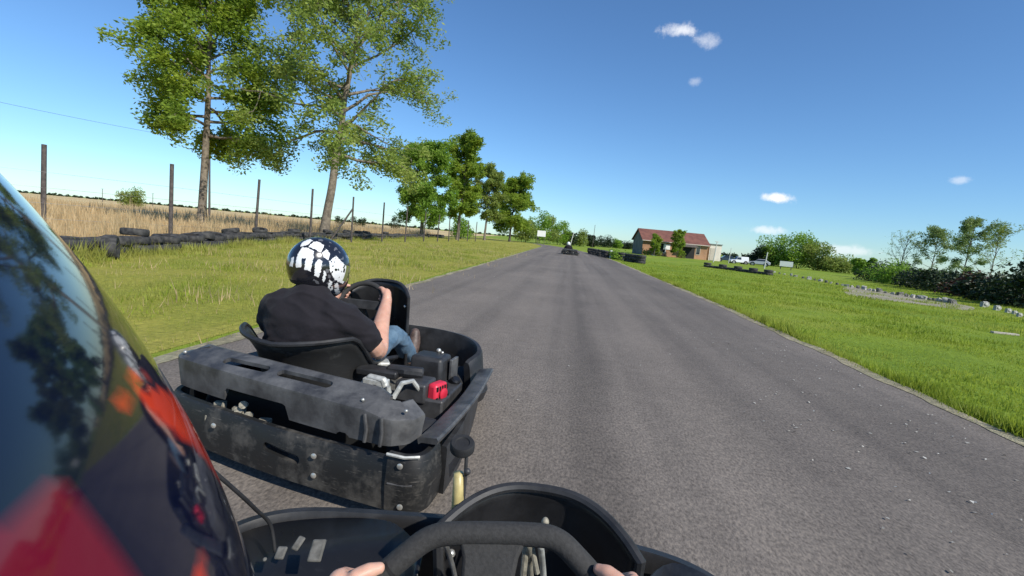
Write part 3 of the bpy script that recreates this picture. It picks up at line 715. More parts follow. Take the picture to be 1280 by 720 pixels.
mb = MB(); c = bl(L+1.6, 2.5, 1.2); mb.box(c, (1.9, 3.5, 2.6), math.atan2(u.y, u.x)); obj('wall', mb, M['cream'], an, smooth=0)
mb = MB(); mb.box(c+Vector((0, 0, 1.36)), (2.1, 3.8, .12), math.atan2(u.y, u.x)); obj('roof', mb, M['grey_wall'], an, smooth=0)
mb = MB(); p = bl(L+1.2, .73, 1.0); mb.box(p, (.8, .05, 1.9), math.atan2(u.y, u.x)); obj('door', mb, M['fascia'], an, smooth=0)

# ------------------------------------------------------------------ cars, poles, boards, stones
def car(name, label, px, dep, ang, m, van=False, sc=1.0):
    x, y = ground(px, dep); t = thing(name, label, 'van' if van else 'car', (x, y, 0), 'vehicles parked right of the barn')
    q = Matrix.Rotation(ang, 3, 'Z')
    def T(p): return tuple(q @ (Vector(p)*sc)+Vector((x, y, 0)))
    L_, W_ = (4.6, 1.8) if van else (4.1, 1.7)
    pr = [(-L_/2, .35), (L_/2, .35), (L_/2, .75), (L_/2-.25, .95), (1.0, 1.02), (.45, 1.85), (-L_/2+.1, 1.9), (-L_/2, 1.0)] if van else [(-L_/2, .32), (L_/2, .32), (L_/2, .62), (L_/2-.3, .80), (.95, .90), (.25, 1.40), (-1.1, 1.42), (-1.75, .98), (-L_/2, .9)]
    mb = MB(); n = len(pr)
    ins = lambda z: W_/2-(max(0, z-.95)*.25)
    vs = [(a, -ins(b), b) for a, b in pr]+[(a, ins(b), b) for a, b in pr]
    mb.add(vs, [tuple(range(n)), tuple(range(2*n-1, n-1, -1))]+[(i, (i+1) % n, (i+1) % n+n, i+n) for i in range(n)]); mb.map(T)
    obj('body', mb, m, t, bevel=.05)
    for sg in (-1, 1):
        g = MB(); zz = [(.80, 1.0), (.28, 1.32), (-1.05, 1.34), (-1.45, 1.0)] if not van else [(.9, 1.1), (.5, 1.68), (-.3, 1.7), (-.3, 1.1)]
        g.add([(a, sg*(ins(b)+.012), b) for a, b in zz], [(0, 1, 2, 3)]); g.map(T); obj('window', g, M['glass'], t, smooth=0)
    g = MB(); k = 4 if not van else 4
    a0, a1 = pr[k], pr[k+1]; g.add([(a0[0]*.97+.03, -.62, a0[1]+.06), (a0[0]*.97+.03, .62, a0[1]+.06), (a1[0]+.07, .55, a1[1]-.04), (a1[0]+.07, -.55, a1[1]-.04)], [(0, 1, 2, 3)]); g.map(T); obj('windscreen', g, M['glass'], t, smooth=0)
    for a in (-L_/2+.8, L_/2-.8):
        for sg in (-1, 1):
            g = MB(); c = Vector(T((a, sg*(W_/2-.09), .31))); ax = q @ Vector((0, sg, 0))
            g.lathe([(.17, -.09), (.30, -.09), (.31, 0), (.30, .09), (.17, .09)], c, ax, 20); o = obj('wheel', g, M['rubber'], t)
            g = MB(); g.lathe([(.0, -.02), (.17, -.02), (.17, .06), (.0, .08)], c, ax, 16); obj('rim', g, M['steel'], o)
    return t
car('parked_car', 'dark hatchback parked nearest the cream annexe', 908, 76, R(170), M['car_dark'], False, .7)
car('parked_van', 'white van parked between the two pale poles', 924, 68, R(185), M['car_white'], True, .55)
car('parked_car', 'silver hatchback parked right of the white van', 950, 66, R(160), M['car_silver'], False, .66)
def pole(name, label, px, ptop, dep, r, m, lean=0, arm=0, group=None, cat='pole'):
    x, y = ground(px, dep); top = at_depth(px, ptop, dep)
    t = thing(name, label, cat, (x, y, 0), group); mb = MB(); mb.tube([(x, y, -.1), (x+lean, y, top[2])], [r, r*.75], 8); obj('shaft', mb, m, t)
    if arm:
        mb = MB(); mb.box((x+lean, y, top[2]), (arm, .10, .09)); obj('crossarm', mb, m, t)
    return t
pole('lamp_pole', 'pale pole with a short crossbar right of the barn', 893, 302, 62, .07, M['pole'], .15, .55, cat='lamp pole')
pole('thin_pole', 'thin bare pole left of the white van', 912, 310, 64, .045, M['pole'], .1)
pole('thin_pole', 'pale pole at the left edge of the tree clump', 957, 315, 52, .07, M['pole'], .12)
pole('leaning_pole', 'pale leaning pole at the bend beside the far kart', 713, 290, 96, .09, M['pole'], .5)
pole('thin_pole', 'thin dark pole right of the leaning pale one at the bend', 741, 281, 110, .06, M['wood'], .1)
pole('light_mast', 'thin mast far across the field, left of the lone bush', 128, 236, 170, .10, M['wood'], 0, .9, 'masts on the field horizon', 'mast')
pole('light_mast', 'thin mast far across the field, right of the lone bush', 191, 242, 170, .10, M['wood'], 0, .9, 'masts on the field horizon', 'mast')
def board(name, label, px, py, dep, wdt, hgt, m=M['white']):
    c = at_depth(px, py, dep); x, y = c[0], c[1]; t = thing(name, label, 'sign', (x, y, 0)); a = -math.atan2(x, y)
    mb = MB(); mb.box(c, (wdt, .06, hgt), a); obj('panel', mb, m, t, smooth=0)
    for s in (-.4, .4):
        mb = MB(); p = Vector((x, y, 0))+Matrix.Rotation(a, 3, 'Z') @ Vector((s*wdt, .07, 0)); mb.tube([(p.x, p.y, -.1), (p.x, p.y, c[2]+hgt*.3)], .05, 6); obj('post', mb, M['wood'], t)
    return t
board('sign_board', 'blank white board on two posts before the tree clump', 983, 330, 56, 1.35, .6)
board('sign_board', 'white board on dark posts in front of the hedge at the bend', 677, 292, 86, 1.5, 1.05)
# black tyre walls at the right-hand side of the bend
for (p0, p1, n, lab, grp) in (((738, 317.5), (759, 322.5), 7, 'black tyre in the first stacked wall beside the bend', 'tyres of the first wall at the bend'),
                              ((764, 323), (777, 325), 4, 'black tyre in the middle stack beside the bend', 'tyres of the middle stack at the bend'),
                              ((784, 327), (801, 329.5), 5, 'black tyre in the stacked wall nearest the barn', 'tyres of the wall nearest the barn')):
    a = at_z(*p0, 0); b = at_z(*p1, 0)
    for k in range(n):
        q = k/(n-1); c = a*(1-q)+b*q
        for z in range(3): put_tyre(c[0]+rng.normal(0, .04), c[1]+rng.normal(0, .04), .19*z, lab, grp, rng.uniform(.95, 1.1), m=None)
x, y = at_z(770, 325, 0)[:2]; bush('shrub', 'green shrub growing behind the middle tyre stack', x+.2, y+1.2, .7, .6, .8, M['leaf_green'], .09, 600)
x, y = at_z(763, 323, 0)[:2]
t = thing('marker_post', 'short white post between the tyre stacks', 'post', (x, y, 0)); mb = MB(); mb.tube([(x, y, -.1), (x, y, .6), (x, y, .66)], [.09, .09, .05], 10); obj('shaft', mb, M['white'], t)
for k in range(13):
    q = k/12; c = at_z(884+q*76, 334+q*10, 0); put_tyre(c[0], c[1], 0, 'dark tyre in the low row before the parked vehicles', 'tyres of the row before the vehicles', rng.uniform(.9, 1.1))
    if k % 3 == 0: put_tyre(c[0], c[1], .19, 'dark tyre in the low row before the parked vehicles', 'tyres of the row before the vehicles', .95)
stones = []
for k in range(3):
    mb = MB(); mb.box((0, 0, .10), (.34, .26, .30), taper=.8); mb.ball((.03, 0, .12), (.2, .15, .15), 9, 6)
    off = rng.uniform(0, 50, 3); mb.v = [tuple(Vector(p)*(1+.6*mnoise.noise(Vector(p)*6+Vector(off)))) for p in mb.v]; stones.append(mb)
sg = 'pale stones edging the far lawn'
sm = {}
px = 968.0; k = 0
while px < 1192:
    py = 341+(px-968)*(380-341)/224+1.6*math.sin((px-968)/224*3.14)
    p = at_z(px, py, 0); key = (k % 3, int(rng.random() < .45))
    lab = 'small rough stone in the row of pale stones edging the lawn below the hedge'
    if key in sm: o = sm[key].copy(); COL.objects.link(o)
    else: o = obj('edging_stone', stones[key[0]], M['stone_grey' if key[1] else 'stone'], smooth=40); sm[key] = o
    s = .48+rng.uniform(-.14, .26); o.location = (p[0], p[1], 0); o.scale = (s, s, s*rng.uniform(.8, 1.2)); o.rotation_euler = (0, 0, rng.uniform(0, 6)); tag(o, lab, 'stone', sg)
    px += rng.uniform(5.5, 9.5); k += 1
for px, py, s in ((1246, 388, .6), (1260, 391, .5), (1268, 393, .42), (1274, 396, .42), (1230, 384, .75)):
    p = at_z(px, py, 0); o = sm[(0, 0)].copy() if (0, 0) in sm else list(sm.values())[0].copy(); COL.objects.link(o); o.location = (p[0], p[1], 0); o.scale = (s, s, s); tag(o, 'pale stone in the short row below the dark hedge by the right edge', 'stone', 'stones at the right edge')
a, b = at_z(1240, 415, .02), at_z(1272, 418.5, .02); mb = MB(); d_ = Vector(b-a); mb.box((a+b)/2, (d_.length, .10, .035), math.atan2(d_.y, d_.x)); tag(obj('plank', mb, M['fascia'], smooth=0, org=tuple((a+b)/2*np.array([1, 1, 0])), bevel=.004), 'pale plank lying on the grass near the right edge', 'plank')
# overhead cable running from a mast hidden behind the first ash
ax, ay = ground(262, 44); top = at_depth(262, 178, 44); t = thing('cable_mast', 'thin cable mast almost hidden behind the first big ash', 'mast', (ax, ay, 0))
mb = MB(); mb.tube([(ax, ay, 0), (top[0], top[1], top[2])], [.1, .07], 8); obj('shaft', mb, M['wood'], t)
e = at_depth(-220, 78, 30); mb = MB(); mb.tube([tuple(top*(1-q)+e*q-np.array([0, 0, 1.0*q*(1-q)])) for q in np.linspace(0, 1, 24)], .011, 5); obj('cable', mb, M['tube'], t)

# ------------------------------------------------------------------ karts
def panel(path, z0, z1, th, n_in=0, lean=0.0, ztop=None):
    """closed-section upright panel along a plan path; lean shifts the top outward"""
    def prof(t):
        zt = ztop(t) if ztop else z1
        return [(0, z0), (lean*.5+.012, z0*.55+zt*.45), (lean, zt-.012), (lean-.008, zt), (lean-th, zt), (lean-th-.004, zt-.012), (-th, z0)]
    return MB().rings(wallloft(path, prof))
def slot(cx, cz, w_, h_, y0, y1, ang=0):
    """rounded slot cutter through an upright panel (thin in x/z, long in y)"""
    pts = []
    for k in range(16):
        a = 2*math.pi*k/16; x = math.cos(a)*h_/2+(w_/2-h_/2)*(1 if math.cos(a) > 0 else -1); z = math.sin(a)*h_/2
        pts.append((cx+x*math.cos(ang)-z*math.sin(ang), cz+x*math.sin(ang)+z*math.cos(ang)))
    return pts
def fairing(T, xc, ys, yc, zb, ztop, hw, zs):
    """upright steering fairing: a bowed shield with an arched top and a thick rolled rim"""
    nu, nv = 28, 14; grid = []
    def top(u_): return zs+(ztop-zs)*(1-abs(u_)**3.2)
    def P(u_, v_):
        a = 1-.08*(1-v_); return (xc+hw*u_*a, ys+(yc-ys)*(1-abs(u_)**2.4)+.06*(1-v_), zb+(top(u_)-zb)*v_)
    mb = MB(); rs = [[T(*P(-1+2*i/nu, j/nv)) for i in range(nu+1)] for j in range(nv+1)]
    mb.rings(rs, False, loop=False)
    edge = [T(*P(-1, j/nv)) for j in range(0, nv)]+[T(*P(-1+2*i/nu, 1)) for i in range(nu+1)]+[T(*P(1, j/nv)) for j in range(nv-1, -1, -1)]
    rim = MB().tube(edge, .011, 8)
    return mb, rim
def wheel(t, T, x, y, r, wd, ax=(1, 0, 0), name='wheel'):
    c = Vector(T(x, y, r)); g = MB(); h_ = wd/2
    g.lathe([(r*.52, -h_*.9), (r*.85, -h_), (r*.97, -h_*.75), (r, -h_*.3), (r, h_*.3), (r*.97, h_*.75), (r*.85, h_), (r*.52, h_*.9)], c, ax, 28)
    o = obj(name, g, M['rubber'], t); k = MB(); k.lathe([(0, -.02), (r*.5, -h_*.7), (r*.54, -h_*.85), (r*.54, h_*.85), (r*.5, h_*.7), (0, .02)], c, ax, 20); obj('rim', k, M['steel'], o)
    return o
def seat(t, T, xc, yb, zr=.56, m=None):
    """kart bucket seat: a bowl wrapped round the driver's hips with a rolled lip"""
    hw = .272; rs = []; nz = 9; na = 44
    def rimz(s):   # s -1..1 along the U: -1 = front left, 0 = back, 1 = front right
        a = abs(s); e = max(0, min(1, (a-.36)/.22)); e = e*e*(3-2*e)
        return zr-.025*(1-min(1, a/.3))-(zr-.37)*e-.06*max(0, (a-.6)/.4)
    def plan(s, q):
        w_ = hw*(.78+.22*q); back = .20*(.7+.3*q)+.06*q; a = abs(s)
        if a < .5: ang = a/.5*math.pi/2; x = w_*math.sin(ang); y = -back*math.cos(ang)
        else: x = w_*(1-.10*(a-.5)); y = (a-.5)/.5*.40
        return (math.copysign(x, s), y)
    for j in range(nz+1):
        q = j/nz; ring = []
        for i in range(na+1):
            s = -1+2*i/na; x, y = plan(s, q); fl = .05*(max(0, q-.72)/.28)**1.5
            n_ = math.hypot(x, y+.05) or 1
            ring.append(T(xc+x+fl*x/n_, yb+.26+y+fl*y/n_, .05+(rimz(s)-.05)*q))
        rs.append(ring)
    mb = MB().rings(rs, False, loop=False); base = [p for p in rs[0]]; mb.add(base, [tuple(range(len(base)))])
    o = obj('seat', mb, m or M['seat'], t, 60, solid=.009)
    lip = MB().tube(rs[-1], .013, 8); obj('seat_lip', lip, M['plastic'], o)
    return o
def swheel(t, T, pts, r, c, hubw, grip):
    """pts: closed loop of the rim"""
    g = MB().tube(spline(pts, 7, True), r, 14, closed=True); o = obj('steering_wheel', g, grip, t, 180); return o

def make_kart(label, loc, T, TS, P, group=None):
    t = thing('go_kart', label, 'go-kart', loc, group); xc = P['xc']
    # floor tray, frame rails, column
    mb = MB().prism([(-.28+xc*.5, .55), (.28+xc*.5, .55), (.24+xc*.5, 1.42), (-.24+xc*.5, 1.42)], .035, .045); mb.map(lambda p: T(*p)); obj('floor_tray', mb, M['steel'], t, 0)
    for s in (-1, 1):
        mb = MB().tube([T(xc*.5+s*.30, .1, .07), T(xc*.5+s*.31, .6, .07), T(xc*.5+s*.27, 1.2, .07), T(xc*.5+s*.2, 1.45, .08)], .016, 8); obj('frame_rail', mb, M['tube'], t)
    # side pods
    for s in (1, -1):
        path = sp2([(s*x, y) for x, y in P['pod']], 6)
        if s < 0: path = path[::-1]
        zt = P.get('podz', (.27, .30)); z0_, z1_ = zt
        f = (lambda q: z0_+(z1_-z0_)*q) if s > 0 else (lambda q: z1_+(z0_-z1_)*q)
        mb = panel(path[::-1], .07, .27, .028, lean=.0, ztop=(lambda q: .265)); mb.map(lambda p: TS(*p)); sp_ = obj('side_pod', mb, M['plastic'], t, 40)
        if P['full'] and s > 0:
            k = MB().prism([(.02, .17), (.05, .10), (.30, .10), (.30, .14)], .5, .8); k.v = [(z, x+.22, y) for x, y, z in k.v]; k.map(lambda p: TS(*p)); cut(sp_, [k], 40)
        rl = [(s*x, y) for x, y in P['rail']]; rl = sp2(rl[::-1] if s < 0 else rl, 6)
        def prof(q, f=f):
            z = f(q); return [(.0, z-.03), (.006, z-.008), (-.004, z), (-.075, z+.012), (-.082, z+.004), (-.078, z-.012), (-.012, z-.020)]
        mb = MB().rings(wallloft(rl[::-1], prof)); mb.map(lambda p: TS(*p)); obj('rail', mb, M['cover' if P['full'] else 'plastic'], sp_, 40)
    # nose
    path = sp2(P['nose'], 7)
    def zn(q): return P['nosez'][0]+(P['nosez'][1]-P['nosez'][0])*math.sin(math.pi*q)**.8
    def prof(q):
        z = zn(q); return [(.03, .06), (.05, .12), (.02, .19), (.0, z-.02), (-.01, z), (-.035, z+.004), (-.045, z-.015), (-.03, .19), (.0, .06)]
    rs = wallloft(path, prof); mb = MB().rings(rs); mb.map(lambda p: T(*p)); obj('nose_panel', mb, M['plastic'], t, 40)
    # fairing
    mb, rim = fairing(T, *P['fair']); fa = obj('steering_fairing', mb, M['gloss_black'], t, 60, solid=.005); obj('rim', rim, M['plastic'], fa)
    sc_ = MB()
    for u_ in (-.86, .86):
        fx = P['fair']; p = Vector(T(fx[0]+fx[5]*u_, fx[1]-.012+.03, fx[6]-.06)); sc_.ball(p, .009, 8, 6)
    obj('fastener', sc_, M['screw'], fa)
    seat(t, T, P.get('seat_x', xc), P['seat_y'], P['seat_z'])
    # front wheels
    for s in (-1, 1): wheel(t, T, xc*.4+s*.47, 1.22, .125, .12)
    if not P['full']: return t
    for s in (-1, 1): wheel(t, TS, s*.50, .34, .14, .18)
    mb = MB().tube([TS(-.55, .34, .14), TS(.55, .34, .14)], .02, 12); obj('rear_axle', mb, M['dirty'], t)
    # rear bumper with its oval slot and bolts
    path = sp2([(-.70, .16), (-.665, .07), (-.58, .025), (-.3, 0), (0, -.012), (.3, -.004), (.50, .008), (.535, .012)], 6)
    mb = panel(path, .07, .258, .03, lean=-.012); mb.map(lambda p: TS(*p)); bp = obj('rear_bumper', mb, M['bumper'], t, 40)
    c1 = MB().prism(slot(.06, .172, .185, .034, 0, 0, -.10), -.2, .2); c1.v = [(x, z, y) for x, y, z in c1.v]; c1.map(lambda p: TS(*p)); cut(bp, [c1])
    path = sp2([(.53, .004), (.60, .012), (.648, .045), (.672, .10), (.675, .19)], 5)
    mb = panel(path, .075, .285, .03, lean=-.004); mb.map(lambda p: TS(*p)); ec = obj('bumper_corner', mb, M['bumper'], t, 40)
    mb = MB().tube([TS(.53, .0, .288), TS(.60, .008, .288), TS(.646, .04, .288)], .006, 6); obj('edge_strip', mb, M['alloy'], ec)
    mb = MB().tube([TS(.54, -.004, .182), TS(.60, .006, .184), TS(.63, .02, .186)], .004, 6); obj('crease', mb, M['cover'], ec)
    for (x, z) in ((.222, .205), (.225, .128), (.585, .255), (.595, .105), (-.3, .2)):
        mb = MB().lathe([(0, 0), (.011, 0), (.011, .003), (.006, .006), (0, .006)], TS(x, -.016 if x < .5 else .003, z), (0, -1, 0), 12); obj('screw', mb, M['screw'], bp)
    # rear cover: sloped band with two slots over a notched skirt
    path = sp2([(-.63, .13), (-.60, .06), (-.52, .03), (-.2, .01), (.1, .0), (.35, .0), (.50, .008)], 7)+[(.535, .022), (.578, .062), (.590, .085), (.604, .16)]
    def prof(q):
        e = max(0, abs(q-.46)-.36)/.18; k = min(1, e); zt = .458-.030*k-.02*max(0, q-.6)
        return [(-.006, .305), (-.004, .330), (.006, zt-.036), (.004, zt-.026), (-.006, zt-.018), (-.128+.07*k, zt+.016), (-.150+.075*k, zt+.010), (-.155+.075*k, zt-.015), (-.148+.075*k, zt-.012), (-.122+.07*k, zt+.002), (-.036, zt-.030), (-.022, .335), (-.010, .305)]
    mb = MB().rings(wallloft(path, prof)); mb.map(lambda p: TS(*p)); cv = obj('rear_cover', mb, M['cover'], t, 24)
    cuts = []
    for cx, w_ in ((-.215, .25), (.095, .27)):
        pl = slot(cx, .073, w_, .046, 0, 0, 0); k = MB().prism(pl, .3, .6); k.map(lambda p: TS(*p)); cuts.append(k)
    for poly in ([(-.29, .2), (-.275, .345), (-.262, .360), (.045, .366), (.06, .360), (.115, .2)], [(.30, .2), (.305, .308), (.32, .318), (.345, .318), (.36, .308), (.365, .2)], [(-.9, .2), (-.9, .305), (-.33, .305), (-.31, .2)]):
        k = MB().prism(poly, -.3, .06); k.v = [(x, z, y) for x, y, z in k.v]; k.map(lambda p: TS(*p)); cuts.append(k)
    cut(cv, cuts, 24)
    for x in (.435, .50):   # raised ribs of the skirt
        mb = MB().tube([TS(x, -.003, .31), TS(x+.006, -.004, .36), TS(x-.006 if x < .47 else x, -.002, .415)], .007, 6); obj('rib', mb, M['cover'], cv)
    for p, r_ in (((-.555, .05, .455), .008), ((.40, .03, .45), .007), ((.57, .06, .435), .007)):
        mb = MB().ball(TS(*p), r_, 8, 6); obj('rivet', mb, M['screw'], cv)
    # brackets, bolts, dark backing seen through the openings
    for (x, y, z, sx, sz) in ((-.235, .06, .235, .05, .07), (-.345, .06, .245, .045, .05), (-.36, .03, .19, .05, .055), (-.10, .07, .225, .05, .04)):
        mb = MB().box(TS(x, y, z), (sx, .03, sz), .2); obj('bracket', mb, M['dirty'], t, bevel=.004)
    for (x, z) in ((-.20, .29), (-.17, .25), (-.225, .26), (-.16, .23)):
        mb = MB().lathe([(0, -.03), (.010, -.03), (.010, .0), (.017, .0), (.017, .012), (0, .012)], TS(x, .05, z), (.3, -1, .3), 8); obj('bolt', mb, M['dirty'], t)
    mb = MB().box(TS(0, .25, .2), (1.0, .02, .24), -.05); mb.box(TS(-.03, .085, .405), (.98, .09, .006), Matrix.Rotation(-.25, 3, 'Z')); obj('dark_backing', mb, M['dark'], t)  # dark plate added under the cover so its slots read as black shade
    # engine
    en = obj('engine', MB().box(T(.40, .70, .17), (.26, .34, .20), -.07).box(T(.36, .60, .29), (.16, .16, .10), -.07), M['tube'], t, bevel=.012)
    ax = Vector((.93, -.36, 0)).normalized(); c = Vector(T(.475, .60, .275))
    g = MB(); q = Matrix.Rotation(math.atan2(ax.y, ax.x), 3, 'Z')
    g.box(c+Vector((0, 0, -.02)), (.07, .12, .17), q, taper=.82); st = obj('starter_cover', g, M['red'], en, bevel=.016)
    for k in range(5):
        g = MB(); g.box(c+q @ Vector((.036, -.046+.023*k, -.022)), (.004, .010, .05), q); obj('vent', g, M['dark'], st)
        g = MB(); g.box(c+q @ Vector((.031, -.040+.020*k, .043)), (.006, .009, .022), q); obj('vent', g, M['dark'], st)
    g = MB().lathe([(0, 0), (.03, 0), (.03, .006), (.02, .010), (0, .01)], c+q @ Vector((.036, 0, .012)), ax, 18); obj('starter_hub', g, M['red'], st)
    ab = MB().box(T(.34, .86, .31), (.20, .17, .19), -.12, taper=.93).box(T(.33, .78, .22), (.18, .14, .10), -.12); obj('air_box', ab, M['plastic'], en, bevel=.02)
    g = MB().box(T(.46, .90, .33), (.018, .10, .12), -.12); obj('air_box_band', g, M['cover'], en, bevel=.004)
    g = MB().ball(T(.36, .92, .415), .014, 8, 6).ball(T(.385, .91, .408), .009, 8, 6); obj('wing_nut', g, M['screw'], en)
    ex = MB(); ex.tube([T(.16, .43, .33), T(.20, .42, .375), T(.27, .41, .375), T(.30, .41, .31)], .020, 8).box(T(.23, .42, .32), (.12, .05, .11), -.1)
    o = obj('engine_mount', ex, M['alloy'], en, bevel=.008); g = MB().lathe([(0, 0), (.022, 0), (.022, .006), (0, .006)], T(.235, .393, .33), (0, -1, .2), 14); obj('hole', g, M['dark'], o)
    g = MB().tube([T(.33, .40, .30), T(.36, .42, .37), T(.38, .50, .36), T(.42, .55, .28)], .012, 8).tube([T(.31, .38, .36), T(.315, .38, .27)], .012, 8); obj('pipe', g, M['alloy'], en)
    g = MB().tube([T(.20, .62, .36), T(.30, .60, .37), T(.38, .64, .36)], .03, 10).box(T(.16, .60, .35), (.22, .10, .04), -.05); obj('fuel_hose_tray', g, M['plastic'], en, bevel=.01)
    g = MB().lathe([(0, -.03), (.028, -.03), (.028, 0), (.02, .01), (0, .01)], T(.50, .83, .29), (.4, -.3, 1), 14); obj('oil_cap', g, M['gloss_black'], en)
    g = MB().box(T(.09, .78, .33), (.07, .09, .05), .5); obj('carburettor', g, M['alloy'], en, bevel=.01)
    return t

th = R(4); cc, ss = math.cos(th), math.sin(th)
def T1(x, y, z): return (-1.1+x*cc+y*ss, 1.72-x*ss+y*cc, z)
def TS1(x, y, z): return (-1.1+x*cc+y*ss, 1.72-x*ss+y*cc-.19*x*max(0, 1-max(0, y-.1)*.8), z)
PF = dict(xc=-.16, seat_x=-.225, full=True, pod=[(.665, .20), (.655, .45), (.60, .80), (.545, 1.10)], podz=(.285, .315), rail=[(.60, .13), (.605, .35), (.60, .70), (.56, 1.14)], nose=[(.50, 1.10), (.54, 1.24), (.46, 1.40), (.28, 1.50), (-.02, 1.54), (-.40, 1.50), (-.58, 1.38), (-.64, 1.22), (-.62, 1.10)],
          nosez=(.31, .41), fair=(-.155, 1.18, 1.29, .14, .735, .205, .655), seat_y=.335, seat_z=.535)
kart = make_kart('black rental go-kart with red engine starter driven just ahead on the left', (-1.1, 2.5, 0), T1, TS1, PF)
wc = Vector((-1.235, 2.80, .60)); wpl = Vector((0, -.62, .78)).normalized()   # wheel plane "up"
def ring_pts(c, up, side, r, n=16): return [tuple(c+side*(r*math.cos(2*math.pi*k/n))+up*(r*math.sin(2*math.pi*k/n))) for k in range(n)]
swup = Vector((0, .55, .83)).normalized(); swside = Vector((1, -.05, 0)).normalized()
sw = obj('steering_wheel', MB().tube(ring_pts(wc, swup, swside, .145, 28), .016, 10, closed=True), M['grip'], kart, 180)
obj('hub', MB().tube([wc, wc+Vector((0, .25, -.28))], .018, 8).box(wc, (.25, .03, .05)), M['tube'], sw)

# ------------------------------------------------------------------ people
def hand(mb, C, Tn, O, Nn, rim=.016, sc=1.0):
    """a hand closed round a rim: C grip point, Tn along the rim, O outward, Nn towards the driver"""
    C, Tn, O, Nn = (Vector(x) for x in (C, Tn, O, Nn)); Tn.normalize(); O.normalize(); Nn.normalize()
    def at(a, r, t): return C+(O*math.cos(R(a))+Nn*math.sin(R(a)))*r+Tn*t
    r = rim+.010*sc
    pal = [at(62, rim+.020, -.036*sc), at(48, rim+.024, -.012*sc), at(44, rim+.024, .012*sc), at(48, rim+.021, .034*sc)]
    mb.tube([at(55, rim+.020, -.045*sc)]+pal+[at(52, rim+.018, .042*sc)], [.014*sc, .020*sc, .022*sc, .022*sc, .019*sc, .012*sc], 12)
    for k, (t, ln, rad) in enumerate(((.033, .95, .0088), (.0115, 1.05, .0092), (-.0105, 1.0, .0088), (-.031, .82, .0078))):
        ang = [40, 5, -40, -90, -140*ln, -185*ln]
        mb.tube([at(a, r+(.006 if i < 2 else 0), t*sc) for i, a in enumerate(ang)], [rad*1.2*sc, rad*1.22*sc, rad*1.1*sc, rad*1.05*sc, rad*sc, rad*.75*sc], 10)
        mb.ball(at(5, r+.007, t*sc), rad*1.25*sc, 8, 6)
    th_ = [at(66, rim+.022, .018*sc), at(80, r+.012, .044*sc), at(100, r+.003, .055*sc), at(126, r+.001, .062*sc)]
    mb.tube(th_, [.013*sc, .012*sc, .0115*sc, .008*sc], 10); mb.ball(th_[-1], .0085*sc, 8, 6)
    return at(62, rim+.022, -.03*sc), at(58, rim+.022, .0)
def limb(mb, pts, rad, seg=14):
    mb.tube(spline(pts, 4), [r for i in range(len(rad)-1) for r in (rad[i]*(1-k/4)+rad[i+1]*k/4 for k in range(4))]+[rad[-1]], seg)
    for p, r in zip(pts, rad): mb.ball(p, r, 12, 8)
def torso(mb, rs, seg=22, fn=None):
    rr = []
    for (x, y, z, a, b) in rs: rr.append([Vector((x+a*math.cos(2*math.pi*k/seg)*(1-.08*abs(math.sin(4*math.pi*k/seg))), y+b*math.sin(2*math.pi*k/seg), z)) for k in range(seg)])
    mb.rings(rr)
    if fn: mb.map(fn)

